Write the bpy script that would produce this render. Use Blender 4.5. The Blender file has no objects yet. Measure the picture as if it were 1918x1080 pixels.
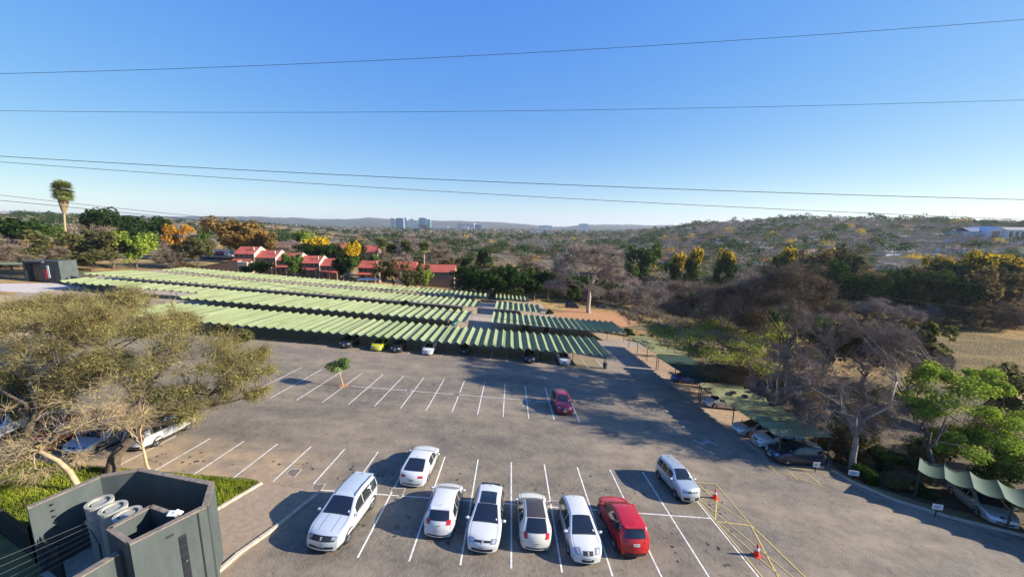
import bpy, math, random
import numpy as np
from mathutils import Vector, Matrix

# ------------------------------------------------------------------ camera, sky, sun, exposure
SC = bpy.context.scene
COL = SC.collection
CAM_H = 15.0
PITCH, YAW, ROLL, FPX = .1642, .0031, -.012, 700.0
SUN_ELEV, SUN_AZ = math.radians(21.3), math.radians(91)      # azimuth clockwise from +Y
SKY_STRENGTH = .088
SUN_STRENGTH = 5.0

def cam_axes():
    R = Vector((math.cos(YAW), -math.sin(YAW), 0)); F = Vector((math.sin(YAW), math.cos(YAW), 0)); Z = Vector((0, 0, 1))
    U = Z*math.cos(PITCH) + F*math.sin(PITCH); D = F*math.cos(PITCH) - Z*math.sin(PITCH)
    return R*math.cos(ROLL) - U*math.sin(ROLL), R*math.sin(ROLL) + U*math.cos(ROLL), D
CR, CU, CD = cam_axes()
cam = bpy.data.cameras.new('camera'); camo = bpy.data.objects.new('camera', cam); COL.objects.link(camo)
cam.sensor_width = 36; cam.lens = FPX/1918*36; cam.clip_start = .1; cam.clip_end = 40000
camo.matrix_world = Matrix(((CR.x, CU.x, -CD.x, 0), (CR.y, CU.y, -CD.y, 0), (CR.z, CU.z, -CD.z, CAM_H), (0, 0, 0, 1)))
SC.camera = camo
w = bpy.data.worlds.new('World'); SC.world = w; w.use_nodes = True
nt = w.node_tree; bg = nt.nodes['Background']
sky = nt.nodes.new('ShaderNodeTexSky'); sky.sky_type = 'NISHITA'; sky.sun_disc = False
sky.sun_elevation = SUN_ELEV; sky.sun_rotation = SUN_AZ; sky.altitude = 1500; sky.air_density = 1.0; sky.dust_density = .6; sky.ozone_density = 2.0
gm = nt.nodes.new('ShaderNodeGamma'); gm.inputs[1].default_value = .68
hs = nt.nodes.new('ShaderNodeHueSaturation'); hs.inputs['Hue'].default_value = .515; hs.inputs['Saturation'].default_value = 1.5; hs.inputs['Value'].default_value = 1.05
nt.links.new(sky.outputs[0], gm.inputs[0]); nt.links.new(gm.outputs[0], hs.inputs['Color'])
# the camera's film curve for the sky, channel by channel: value -> k * value ** g
sp_ = nt.nodes.new('ShaderNodeSeparateColor'); cb_ = nt.nodes.new('ShaderNodeCombineColor'); nt.links.new(hs.outputs[0], sp_.inputs[0])
for ch, (k_, g_) in enumerate(((1.2, .95), (1.14, .75), (1.0, .22))):
    m1 = nt.nodes.new('ShaderNodeMath'); m1.operation = 'MULTIPLY'; m1.inputs[1].default_value = .19; nt.links.new(sp_.outputs[ch], m1.inputs[0])
    m2 = nt.nodes.new('ShaderNodeMath'); m2.operation = 'POWER'; m2.inputs[1].default_value = g_; nt.links.new(m1.outputs[0], m2.inputs[0])
    m3 = nt.nodes.new('ShaderNodeMath'); m3.operation = 'MULTIPLY'; m3.inputs[1].default_value = k_/.19; nt.links.new(m2.outputs[0], m3.inputs[0]); nt.links.new(m3.outputs[0], cb_.inputs[ch])
nt.links.new(cb_.outputs[0], bg.inputs[0]); bg.inputs[1].default_value = SKY_STRENGTH
sl = bpy.data.lights.new('sun', 'SUN'); sl.energy = SUN_STRENGTH; sl.angle = math.radians(.5); sl.color = (1, .92, .78)
so = bpy.data.objects.new('sun', sl); COL.objects.link(so); so.location = (60, 0, 60)
sd = Vector((math.sin(SUN_AZ)*math.cos(SUN_ELEV), math.cos(SUN_AZ)*math.cos(SUN_ELEV), math.sin(SUN_ELEV)))
so.rotation_euler = sd.to_track_quat('Z', 'Y').to_euler()
vs = SC.view_settings; SC.display_settings.display_device = 'sRGB'
vs.view_transform = 'Standard'; vs.look = 'None'; vs.exposure = 1.15; vs.gamma = 1; vs.use_curve_mapping = False
SC.render.engine = 'CYCLES'
SC.cycles.max_bounces = 5; SC.cycles.diffuse_bounces = 2; SC.cycles.glossy_bounces = 2; SC.cycles.volume_bounces = 0
SC.cycles.transparent_max_bounces = 6; SC.cycles.use_denoising = True
PI = math.pi
rnd = random.Random(7); nr = np.random.RandomState(7)

# ------------------------------------------------------------------ terrain
PA, PB = -.0981, -.0739
def sm(t): t = np.clip(t, 0, 1); return t*t*(3-2*t)
def integ(x, x0, x1):          # integral of a slope 1 fading to 0 between x0 and x1
    x = np.asarray(x, float); t = np.clip((x-x0)/(x1-x0), 0, 1)
    return np.where(x < x0, x, x0 + (x1-x0)*(t - t*t/2))
TH = [-180, -60, -50, -42, -34, -24, 0, 8, 15, 20, 26, 32, 38, 47, 53, 60, 180]
VAL = [-4, -4, -4, -8, -14, -20, -22, -22, -21, -20, -19, -18, -18, -17, -16, -16, -4]
RID = [14, 14, 16, 14, 12, 2, 0, 0, 2, 14, 36, 43, 48, 46, 37, 30, 14]
def px_th(px): return math.degrees(math.atan((px-959)/FPX))
HP = [(300, 60), (420, 75), (500, 80), (620, 86), (660, 92), (700, 118), (740, 98), (800, 102), (870, 96), (930, 74), (990, 50), (1035, 14), (1060, 20), (1090, 62), (1150, 58), (1210, 40), (1300, 35), (1420, 30), (1760, 62), (1860, 50), (1918, 30)]
HT = [-180, -45] + [px_th(p) for p, _ in HP] + [60, 180]; HZ = [40, 60] + [z for _, z in HP] + [30, 40]
def T(X, Y):
    X = np.asarray(X, float); Y = np.asarray(Y, float)
    near = .01 + PA*integ(np.maximum(Y, 8), 126, 172) + PB*np.where(X > 0, integ(X, 45, 110), -integ(-X, 140, 250))
    r = np.hypot(X, Y); th = np.degrees(np.arctan2(X, Y))
    far = np.interp(th, TH, VAL) + np.interp(th, TH, RID)*sm((r-330)/800) + 3*np.sin(X*.011+1)*np.sin(Y*.009)*sm((r-300)/300)
    far = far + (np.interp(th, HT, HZ)+18)*sm((r-3300)/3000)
    far = far + (14*np.sin(X*.0031+2)*np.sin(Y*.0023) + 7*np.sin(X*.009)*np.cos(Y*.0077+1))*sm((r-2500)/1500)*.6
    s = sm((r-200)/220)
    return near*(1-s) + far*s
def Tz(x, y): return float(T(x, y))
def ray(px, py):
    return (CR*((px-959)/FPX) + CU*((540-py)/FPX) + CD)
def at(px, py, Y):             # the point on the pixel's ray at distance Y
    r = ray(px, py); k = Y/r.y
    return Vector((r.x*k, Y, CAM_H + r.z*k))
def gp(px, py, dz=0.):         # where the pixel's ray meets the ground (+dz)
    r = ray(px, py); t = np.geomspace(8, 9000, 4000)
    f = CAM_H + r.z*t - T(r.x*t, r.y*t) - dz
    i = int(np.argmax(f < 0)); k = t[i-1] + (t[i]-t[i-1])*f[i-1]/(f[i-1]-f[i])
    return Vector((r.x*k, r.y*k, CAM_H + r.z*k - dz))

# ------------------------------------------------------------------ helpers
def mesh(name, V, F, smooth=False):
    """V Nx3, F list of faces or MxK array"""
    me = bpy.data.meshes.new(name); V = np.asarray(V, np.float32)
    if isinstance(F, np.ndarray):
        m, k = F.shape
        me.vertices.add(len(V)); me.vertices.foreach_set('co', V.ravel())
        me.loops.add(m*k); me.loops.foreach_set('vertex_index', F.astype(np.int32).ravel())
        me.polygons.add(m); me.polygons.foreach_set('loop_start', np.arange(0, m*k, k, dtype=np.int32))
        try: me.polygons.foreach_set('loop_total', np.full(m, k, np.int32))
        except Exception: pass
        me.update(calc_edges=True)
    else:
        me.from_pydata([tuple(map(float, v)) for v in V], [], F); me.update()
    if smooth: me.polygons.foreach_set('use_smooth', np.ones(len(me.polygons), bool))
    return me
def link(name, me, mat=None, parent=None, loc=None, rz=None, scale=None):
    o = bpy.data.objects.new(name, me); COL.objects.link(o)
    if mat is not None and me is not None and not me.materials: me.materials.append(mat)
    if parent is not None: o.parent = parent
    if loc is not None: o.location = loc
    if rz is not None: o.rotation_euler = (0, 0, rz)
    if scale is not None: o.scale = scale
    return o
def tag(o, label=None, cat=None, group=None, kind=None):
    if label: o['label'] = label
    if cat: o['category'] = cat
    if group: o['group'] = group
    if kind: o['kind'] = kind
    return o
def thing(name, label, cat, loc=(0, 0, 0), rz=0, group=None):
    return tag(link(name, None, loc=loc, rz=rz), label, cat, group)
class MB:
    def __init__(s): s.v = []; s.f = []
    def add(s, v, f):
        n = len(s.v); s.v += [tuple(p) for p in v]; s.f += [tuple(i+n for i in q) for q in f]; return s
    def box(s, x0, x1, y0, y1, z0, z1, M=None):
        v = [(x, y, z) for z in (z0, z1) for y in (y0, y1) for x in (x0, x1)]
        if M is not None: v = [M @ Vector(p) for p in v]
        return s.add(v, [(0, 2, 3, 1), (4, 5, 7, 6), (0, 1, 5, 4), (2, 6, 7, 3), (0, 4, 6, 2), (1, 3, 7, 5)])
    def prism(s, poly, z0, z1):
        n = len(poly); c = sum(poly[i][0]*poly[(i+1) % n][1]-poly[(i+1) % n][0]*poly[i][1] for i in range(n))
        if c < 0: poly = poly[::-1]
        g0 = z0 if callable(z0) else (lambda x, y: z0); g1 = z1 if callable(z1) else (lambda x, y: z1)
        v = [(x, y, g0(x, y)) for x, y in poly] + [(x, y, g1(x, y)) for x, y in poly]
        return s.add(v, [tuple(range(n))[::-1], tuple(range(n, 2*n))] + [(i, (i+1) % n, n+(i+1) % n, n+i) for i in range(n)])
    def tube(s, pts, r, k=6, cap=True):
        pts = [Vector(p) for p in pts]; n = len(pts); v = []
        rs = r if isinstance(r, (list, tuple)) else [r]*n
        for i, p in enumerate(pts):
            d = (pts[min(i+1, n-1)]-pts[max(i-1, 0)]).normalized()
            a = d.orthogonal().normalized() if i == 0 else (a - d*a.dot(d)).normalized()
            b = d.cross(a)
            v += [p + (a*math.cos(2*PI*j/k) + b*math.sin(2*PI*j/k))*rs[i] for j in range(k)]
        f = [(i*k+j, i*k+(j+1) % k, (i+1)*k+(j+1) % k, (i+1)*k+j) for i in range(n-1) for j in range(k)]
        if cap: f += [tuple(range(k))[::-1], tuple(range((n-1)*k, n*k))]
        return s.add(v, f)
    def lathe(s, prof, k=16, M=None):
        v = [(r*math.cos(2*PI*j/k), r*math.sin(2*PI*j/k), z) for r, z in prof for j in range(k)]
        if M is not None: v = [M @ Vector(p) for p in v]
        f = [(i*k+j, i*k+(j+1) % k, (i+1)*k+(j+1) % k, (i+1)*k+j) for i in range(len(prof)-1) for j in range(k)]
        return s.add(v, f)
    def build(s, name, mat, parent=None, loc=None, rz=None, smooth=False):
        return link(name, mesh(name, s.v, s.f, smooth), mat, parent, loc, rz)
def copy_tree(o, parent=None):
    c = o.copy(); COL.objects.link(c)
    if parent is not None: c.parent = parent
    for ch in list(o.children): copy_tree(ch, c)
    return c

# ------------------------------------------------------------------ materials
def pmat(name, col, rough=.7, metal=0., spec=.5, coat=0.):
    m = bpy.data.materials.new(name); m.use_nodes = True; b = m.node_tree.nodes['Principled BSDF']
    b.inputs['Base Color'].default_value = (*col, 1); b.inputs['Roughness'].default_value = rough; b.inputs['Metallic'].default_value = metal
    b.inputs['Specular IOR Level'].default_value = spec; b.inputs['Coat Weight'].default_value = coat; b.inputs['Coat Roughness'].default_value = .05
    return m
class NT:
    def __init__(s, m): s.t = m.node_tree; s.b = s.t.nodes['Principled BSDF']
    def n(s, t, **kw):
        x = s.t.nodes.new(t)
        for k, v in kw.items():
            if hasattr(x, k): setattr(x, k, v)
            else: x.inputs[k].default_value = v
        return x
    def l(s, a, b): s.t.links.new(a, b)
    def pos(s, scale=(1, 1, 1), obj=False):
        g = s.n('ShaderNodeTexCoord').outputs['Object'] if obj else s.n('ShaderNodeNewGeometry').outputs['Position']
        mp = s.n('ShaderNodeMapping'); mp.inputs['Scale'].default_value = scale; s.l(g, mp.inputs[0]); return mp.outputs[0]
    def noise(s, vec, scale, detail=4, rough=.55):
        x = s.n('ShaderNodeTexNoise'); x.inputs['Scale'].default_value = scale; x.inputs['Detail'].default_value = detail; x.inputs['Roughness'].default_value = rough
        s.l(vec, x.inputs['Vector']); return x.outputs['Fac']
    def ramp(s, fac, stops):
        x = s.n('ShaderNodeValToRGB'); e = x.color_ramp.elements
        while len(e) < len(stops): e.new(.5)
        for i, (p, c) in enumerate(stops): e[i].position = p; e[i].color = (*c, 1) if len(c) == 3 else c
        s.l(fac, x.inputs[0]); return x.outputs[0]
    def mix(s, fac, a, b, mode='MIX'):
        x = s.n('ShaderNodeMix', data_type='RGBA', blend_type=mode)
        for k, q in ((0, fac), (6, a), (7, b)):
            if isinstance(q, (int, float)): x.inputs[k].default_value = q
            elif isinstance(q, tuple): x.inputs[k].default_value = (*q, 1)
            else: s.l(q, x.inputs[k])
        return x.outputs[2]
    def math(s, op, a, b=0.):
        x = s.n('ShaderNodeMath', operation=op)
        for k, q in ((0, a), (1, b)):
            if isinstance(q, (int, float)): x.inputs[k].default_value = q
            else: s.l(q, x.inputs[k])
        return x.outputs[0]
    def color(s, c): s.l(c, s.b.inputs['Base Color'])
    def bump(s, h, st=.3, dist=.01):
        x = s.n('ShaderNodeBump'); x.inputs['Strength'].default_value = st; x.inputs['Distance'].default_value = dist
        s.l(h, x.inputs['Height']); s.l(x.outputs[0], s.b.inputs['Normal'])
def noisy(name, c0, c1, scale=1., rough=.85, bump=.0, detail=6, obj=False, spec=.3):
    m = pmat(name, c0, rough, spec=spec); t = NT(m); n = t.noise(t.pos(obj=obj), scale, detail, .65)
    t.color(t.ramp(n, [(.3, c0), (.7, c1)]))
    if bump: t.bump(n, .6, bump)
    return m
def leafmat(name, cols, var=.25, trans=.35):
    m = bpy.data.materials.new(name); m.use_nodes = True; t = NT(m); nt = m.node_tree
    n = t.noise(t.pos(), .55, 3); c = t.ramp(n, [(.25+.5*i/(max(1, len(cols)-1)), c) for i, c in enumerate(cols)])
    oi = t.n('ShaderNodeObjectInfo'); h = t.n('ShaderNodeHueSaturation')
    v = t.math('MULTIPLY_ADD', oi.outputs['Random'], var*2); v.node.inputs[2].default_value = 1-var
    t.l(v, h.inputs['Value']); t.l(c, h.inputs['Color'])
    fine = t.noise(t.pos(), 6., 2); fv = t.ramp(fine, [(.3, (.6, .6, .6)), (.7, (1.35, 1.35, 1.3))])
    c = t.mix(1., h.outputs[0], fv, 'MULTIPLY')
    d = t.n('ShaderNodeBsdfDiffuse'); tr = t.n('ShaderNodeBsdfTranslucent'); mx = t.n('ShaderNodeMixShader'); mx.inputs[0].default_value = trans
    t.l(c, d.inputs[0]); t.l(c, tr.inputs[0]); t.l(d.outputs[0], mx.inputs[1]); t.l(tr.outputs[0], mx.inputs[2])
    nt.nodes.remove(t.b); t.l(mx.outputs[0], nt.nodes['Material Output'].inputs[0]); return m

# ground: dry winter veld, bare soil, green patches
m_ground = pmat('ground', (.2, .17, .1), .95, spec=.1); t = NT(m_ground); p = t.pos()
big = t.noise(p, .03, 5); mid = t.noise(p, .35, 6, .7); fine = t.noise(t.pos((1, 1.4, 1)), 3., 6, .75)
veld = t.ramp(mid, [(.3, (.16, .1, .04)), (.5, (.36, .24, .1)), (.7, (.54, .38, .17))])
scrub = t.ramp(fine, [(.3, (.05, .045, .025)), (.7, (.2, .16, .09))])
c = t.mix(t.ramp(big, [(.45, (0, 0, 0)), (.6, (1, 1, 1))]), veld, scrub)
rr = t.n('ShaderNodeVectorMath', operation='LENGTH'); t.l(p, rr.inputs[0])
farm = t.math('MULTIPLY', rr.outputs['Value'], 1/600.); farm.node.use_clamp = True
woods = t.ramp(t.noise(p, .022, 8, .75), [(.33, (.03, .045, .03)), (.5, (.085, .085, .065)), (.6, (.14, .12, .095)), (.66, (.4, .38, .35))])
c = t.mix(t.ramp(farm, [(.55, (0, 0, 0)), (.9, (1, 1, 1))]), c, woods); t.color(c)
t.bump(t.math('MULTIPLY', fine, 1.), .8, .15)
# block paving
m_pave = pmat('block_paving', (.2, .17, .14), .85, spec=.25); t = NT(m_pave); p = t.pos()
br = t.n('ShaderNodeTexBrick'); br.inputs['Scale'].default_value = 1.; br.inputs['Brick Width'].default_value = .2; br.inputs['Row Height'].default_value = .1
br.inputs['Mortar Size'].default_value = .011; br.inputs['Mortar Smooth'].default_value = .3; br.inputs['Bias'].default_value = 0.
br.inputs['Color1'].default_value = (.24, .2, .152, 1); br.inputs['Color2'].default_value = (.168, .143, .112, 1); br.inputs['Mortar'].default_value = (.115, .096, .075, 1)
mp = t.n('ShaderNodeMapping'); mp.inputs['Rotation'].default_value = (0, 0, PI/2); t.l(p, mp.inputs[0]); t.l(mp.outputs[0], br.inputs['Vector'])
l1 = t.noise(t.pos((.7, 1.6, 1)), .12, 6, .6); l2 = t.noise(p, .6, 7, .7); l3 = t.noise(p, 2.3, 6, .75)
c = t.mix(t.ramp(l1, [(.42, (0, 0, 0)), (.68, (.75, .75, .75))]), br.outputs[0], (.3, .235, .165), 'MIX')
c = t.mix(1., c, t.ramp(l2, [(.3, (.68, .69, .72)), (.52, (1, 1, 1)), (.72, (1.22, 1.18, 1.1))]), 'MULTIPLY')
c = t.mix(1., c, t.ramp(l3, [(.34, (.66, .64, .62)), (.44, (1, 1, 1))]), 'MULTIPLY')
sep = t.n('ShaderNodeSeparateXYZ'); t.l(p, sep.inputs[0])
c = t.mix(1., c, t.ramp(t.noise(t.pos((.05, .55, 1)), 1., 4, .6), [(.36, (.9, .9, .91)), (.52, (1, 1, 1)), (.7, (1.08, 1.07, 1.04))]), 'MULTIPLY')
dust = t.math('MULTIPLY_ADD', sep.outputs['Y'], .022); dust.node.inputs[2].default_value = -1.02; dust.node.use_clamp = True
c = t.mix(t.math('MULTIPLY', dust, .72), c, (.43, .33, .25))
def edge_dust(t, sep, coord, k, off):
    e = t.math('MULTIPLY_ADD', sep.outputs[coord], k); e.node.inputs[2].default_value = off; e.node.use_clamp = True; return e
ed = t.math('MULTIPLY', edge_dust(t, sep, 'X', -.22, -2.3), edge_dust(t, sep, 'Y', -.35, 9.2))
c = t.mix(t.math('MULTIPLY', ed, t.ramp(t.noise(p, .9, 5), [(.3, (.1, .1, .1)), (.65, (.8, .8, .8))])), c, (.42, .29, .17)); t.color(c)
t.bump(br.outputs['Fac'], -.5, .006)
m_line = pmat('line_paint', (.7, .68, .64), .7); t = NT(m_line); t.color(t.ramp(t.noise(t.pos(), 5., 7, .75), [(.33, (.22, .19, .16)), (.43, (.55, .52, .47)), (.62, (.78, .76, .72))]))
m_yline = noisy('yellow_paint', (.36, .28, .13), (.62, .45, .14), 9., .7)
m_yfaint = noisy('faded_yellow_paint', (.3, .25, .13), (.48, .38, .16), 9., .7)
m_kerb = noisy('kerb_concrete', (.4, .33, .24), (.55, .46, .35), 3., .9, .004)
m_asph = noisy('asphalt', (.045, .045, .047), (.07, .068, .065), 4., .9, .004)
m_soil = noisy('red_soil', (.33, .15, .06), (.48, .25, .12), 1.5, .95, .05)
m_soil2 = noisy('brown_soil', (.14, .1, .06), (.3, .2, .12), 2., .95, .05)
m_grassb = noisy('grass_green', (.06, .12, .02), (.26, .3, .05), 2.5, .9)
m_grey = pmat('grey_render', (.105, .115, .12), .85, spec=.3); t = NT(m_grey); n = t.noise(t.pos((1, 1, .35)), 1.2, 7, .7)
n2 = t.noise(t.pos((1.6, 1.6, .2)), 1., 5, .7); t.color(t.mix(1., t.ramp(n, [(.3, (.055, .065, .064)), (.7, (.085, .1, .098))]), t.ramp(n2, [(.35, (.88, .88, .87)), (.52, (1, 1, 1)), (.72, (1.07, 1.07, 1.05))]), 'MULTIPLY')); t.bump(t.noise(t.pos(), 25, 3), .3, .004)
m_cope = noisy('weathered_coping', (.12, .1, .085), (.3, .24, .18), 5., .9, .01)
m_conc = noisy('pale_concrete', (.26, .25, .21), (.42, .4, .34), 4., .85, .004)
m_dark = pmat('dark_steel', (.035, .04, .042), .5, .3)
m_wire = pmat('power_cable', (.008, .008, .01), .8, spec=.1)
m_post = pmat('post_paint', (.03, .05, .045), .55)
def netmat(name, c0, c1):
    m = pmat(name, c0, .75, spec=.25); t = NT(m); n = t.noise(t.pos((1, .3, 1)), 1.3, 6, .7); f = t.noise(t.pos(), 14, 3)
    c = t.ramp(n, [(.3, c0), (.72, c1)]); c = t.mix(1., c, t.ramp(f, [(.3, (.88, .88, .88)), (.7, (1.08, 1.08, 1.08))]), 'MULTIPLY')
    oi = t.n('ShaderNodeObjectInfo'); st = t.noise(t.pos((.35, .12, 1)), 1., 5, .7); c = t.mix(1., c, t.ramp(oi.outputs['Random'], [(0., (.86, .88, .84)), (1., (1.08, 1.06, 1.1))]), 'MULTIPLY'); c = t.mix(1., c, t.ramp(st, [(.32, (.8, .78, .72)), (.5, (1, 1, 1))]), 'MULTIPLY')
    tr = t.n('ShaderNodeBsdfTranslucent'); mx = t.n('ShaderNodeMixShader'); mx.inputs[0].default_value = .06
    t.color(c); t.l(c, tr.inputs[0]); t.l(t.b.outputs[0], mx.inputs[1]); t.l(tr.outputs[0], mx.inputs[2]); t.l(mx.outputs[0], m.node_tree.nodes['Material Output'].inputs[0])
    return m
m_net = netmat('pale_green_shade_net', (.2, .235, .115), (.265, .3, .155))
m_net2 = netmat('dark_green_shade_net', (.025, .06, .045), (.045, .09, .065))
m_net3 = netmat('olive_shade_net', (.22, .225, .1), (.33, .33, .17))
m_bark = noisy('brown_bark', (.06, .045, .03), (.16, .12, .085), 6., .95, .02)
m_barkp = noisy('pale_bark', (.25, .2, .16), (.48, .41, .34), 5., .9, .01)
m_barky = noisy('yellow_bark', (.28, .2, .11), (.5, .38, .22), 5., .9, .01)
m_twig = leafmat('grey_twigs', [(.2, .16, .14), (.38, .31, .27)], .12, .05)
m_twigb = leafmat('brown_twigs', [(.15, .115, .09), (.3, .23, .175)], .15, .05)
m_barkm = noisy('grey_pale_bark', (.15, .12, .095), (.34, .29, .24), 5., .9, .01)
m_twigm = leafmat('grey_brown_twigs', [(.13, .1, .085), (.28, .22, .19)], .1, .05)
m_twigy = leafmat('olive_twigs', [(.16, .13, .06), (.28, .24, .1)], .1, .1)
L = dict(
    evergreen=leafmat('evergreen_leaves', [(.012, .03, .008), (.055, .1, .02)]),
    olive=leafmat('olive_leaves', [(.075, .075, .025), (.16, .155, .06)]),
    green=leafmat('green_leaves', [(.05, .09, .02), (.14, .2, .045)]),
    bright=leafmat('bright_green_leaves', [(.12, .19, .025), (.4, .48, .075)], .1),
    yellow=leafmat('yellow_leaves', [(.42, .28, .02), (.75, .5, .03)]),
    orange=leafmat('orange_leaves', [(.22, .12, .02), (.42, .2, .03), (.5, .28, .04)]),
    rust=leafmat('rust_leaves', [(.16, .12, .035), (.32, .2, .06), (.4, .24, .08)]),
    brown=leafmat('brown_leaves', [(.1, .075, .035), (.24, .17, .075)]),
    spring=leafmat('fresh_sparse_leaves', [(.22, .2, .06), (.4, .37, .1)], .1), fresh=leafmat('yellow_green_canopy', [(.22, .27, .04), (.5, .54, .09)], .1),
    tan=leafmat('tan_olive_leaves', [(.16, .13, .05), (.36, .29, .1)], .1),
    bare=m_twig, bareb=m_twigb)

# ------------------------------------------------------------------ ground sheet
RN = np.concatenate([[.5, 3], np.geomspace(6, 14000, 190)])
TG = np.radians(np.concatenate([np.arange(-66, 66.01, .45), np.arange(70, 294, 4)])); nT = len(TG)
XX = RN[:, None]*np.sin(TG)[None]; YY = RN[:, None]*np.cos(TG)[None]
LOT = [(-100, 73), (-75, 68), (-66, 50), (-48, 27), (-35.5, 21.6), (-16.2, 21.3), (-15.4, 21.0), (-11.45, 20.7), (-12.3, 17.3), (-13.2, 13), (-13.5, 8.1), (42, 8.1), (42, 17.2), (34, 21.2), (30.3, 22.6), (27.6, 25.4), (26.6, 28), (28.6, 30),
       (29, 76), (21, 93), (12, 124.9), (-135, 124.9)]
def inside(X, Y, poly):
    r = np.zeros(X.shape, bool); n = len(poly)
    for i in range(n):
        (x0, y0), (x1, y1) = poly[i], poly[(i+1) % n]
        if y0 == y1: continue
        r ^= ((y0 > Y) != (y1 > Y)) & (X < (x1-x0)*(Y-y0)/(y1-y0)+x0)
    return r
ZZ = T(XX, YY) - .03 - .25*inside(XX, YY, LOT)
ZZ = ZZ + (nr.rand(*ZZ.shape)-.5)*np.clip((np.hypot(XX, YY)-2500)/2500, 0, 1)*9
idx = np.arange(len(RN)*nT).reshape(len(RN), nT); nxt = np.roll(idx, -1, 1)
Fq = np.stack([idx[:-1], idx[1:], nxt[1:], nxt[:-1]], -1).reshape(-1, 4)
tag(link('ground', mesh('ground', np.stack([XX, YY, ZZ], -1).reshape(-1, 3), Fq[:, ::-1].copy(), True), m_ground), 'rolling winter veld, gardens and hills around the car park', kind='structure')

lot = MB().prism(LOT, lambda x, y: Tz(x, y)-.35, lambda x, y: Tz(x, y)).build('parking_lot', m_pave)
tag(lot, 'block paved car park sloping away with painted bays', kind='structure')
def sheet(name, x0, x1, y0, y1, mat, label, dz=.0, n=12, parent=None):
    xs = np.linspace(x0, x1, n*2); ys = np.linspace(y0, y1, n); X, Y = np.meshgrid(xs, ys)
    i = np.arange(X.size).reshape(X.shape); F = np.stack([i[:-1, :-1], i[:-1, 1:], i[1:, 1:], i[1:, :-1]], -1).reshape(-1, 4)
    o = link(name, mesh(name, np.stack([X, Y, T(X, Y)+dz], -1).reshape(-1, 3), F, True), mat, parent)
    if parent is None: tag(o, label, kind='structure')
    return o
sheet('far_pavement', -140, 12, 124.9, 147, m_pave, 'sandy paving under the farthest shade roofs', .02)
def patch(name, poly, mat, label, dz=.01, parent=None):
    o = MB().prism(poly, lambda x, y: Tz(x, y)-.3, lambda x, y: Tz(x, y)+dz).build(name, mat, parent)
    return o if parent is not None else tag(o, label, kind='structure')
patch('grass_verge', [(-50, 27), (-35.5, 21.5), (-16.25, 21.2), (-15.4, 20.9), (-16.0, 18.5), (-16.7, 16.4), (-20, 12), (-34, 12), (-50, 18)], noisy('verge_soil', (.08, .08, .03), (.16, .16, .05), 2.), 'green verge beside the grey walled yard', .03)
patch('side_pavement', [(-11.5, 20.65), (-15.35, 20.95), (-15.95, 18.5), (-16.6, 16.4), (-14.2, 14), (-14.2, 8.2), (-13.45, 8.2), (-13.15, 13), (-12.3, 17.35)], noisy('worn_pavers', (.22, .17, .12), (.34, .25, .17), 3., .9, .005), 'worn sandy paving strip inside the kerb', .03)
patch('dry_slope', [(-140, 70), (-100, 73.5), (-75, 68.5), (-66, 50.5), (-50, 29), (-90, 40), (-150, 55)], noisy('dry_slope_grass', (.3, .2, .1), (.5, .37, .22), .8, .95, .1), 'dry grass slope left of the shade roofs', .02)
patch('soil_bed', [(14, 100), (24, 94), (40, 110), (46, 135), (24, 138), (14, 124)], m_soil, 'red bare soil around the big pale trunk', .03)
patch('carport_floor', [(22.2, 29.2), (28.4, 30.6), (29, 75), (22.6, 75)], noisy('leafy_paving', (.24, .16, .1), (.42, .31, .22), 2., .9, .01), 'sandy leaf strewn paving under the right hand shade roofs', .012)

patch('shade_dark_litter', [(27.6, 28.6), (28.6, 26.0), (31.0, 24.2), (36, 22.6), (60, 24), (62, 44), (58, 62), (30, 62), (29.2, 31)], noisy('litter_shade_paint', (.04, .03, .018), (.13, .09, .05), 1.2, .95, .05), 'leaf litter painted dark for the shade under the trees on the right bank', .03)  # litter colour darkened to carry the shade of the undergrowth
# painted bays
def pline(name, pts, wd, mat, dz=.006):
    mb = MB()
    for (x0, y0), (x1, y1) in zip(pts[:-1], pts[1:]):
        d = Vector((x1-x0, y1-y0)).normalized(); n = Vector((-d.y, d.x))*wd/2
        q = [(x0-n.x, y0-n.y), (x1-n.x, y1-n.y), (x1+n.x, y1+n.y), (x0+n.x, y0+n.y)]
        mb.add([(x, y, Tz(x, y)+dz) for x, y in q], [(0, 1, 2, 3)])
    return mb.build(name, mat, lot)
YM, LB = 20.83, 4.88
for i in range(-4, 12):
    x = -17.32 + 2.5*i
    if i < 3: pline('bay_line', [(x, YM+.4), (x, YM+LB)], .09, m_line)
    elif i == 3: pline('bay_line', [(x, YM), (x, YM+LB)], .09, m_line)
    else: pline('bay_line', [(x, YM-LB-.1 if i < 11 else YM-LB-.6), (x, YM+LB)], .09, m_line)
pline('bay_line', [(12.75, 22.7), (12.9, 14.5)], .09, m_line)
pline('row_line', [(-11.6, YM-.1), (12.8, YM+.02)], .09, m_line, .011)
for i in range(-3, 11):
    x = -18.1 + 2.5*i
    pline('bay_line', [(x, 33.9), (x, 43.7)], .09, m_line)
pline('row_line', [(-17.4, 38.8), (6.9, 38.8)], .09, m_line, .011)
for x in np.arange(-33, 15, 2.5): pline('bay_line', [(x, 54.4), (x, 60)], .08, m_line)
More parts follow.
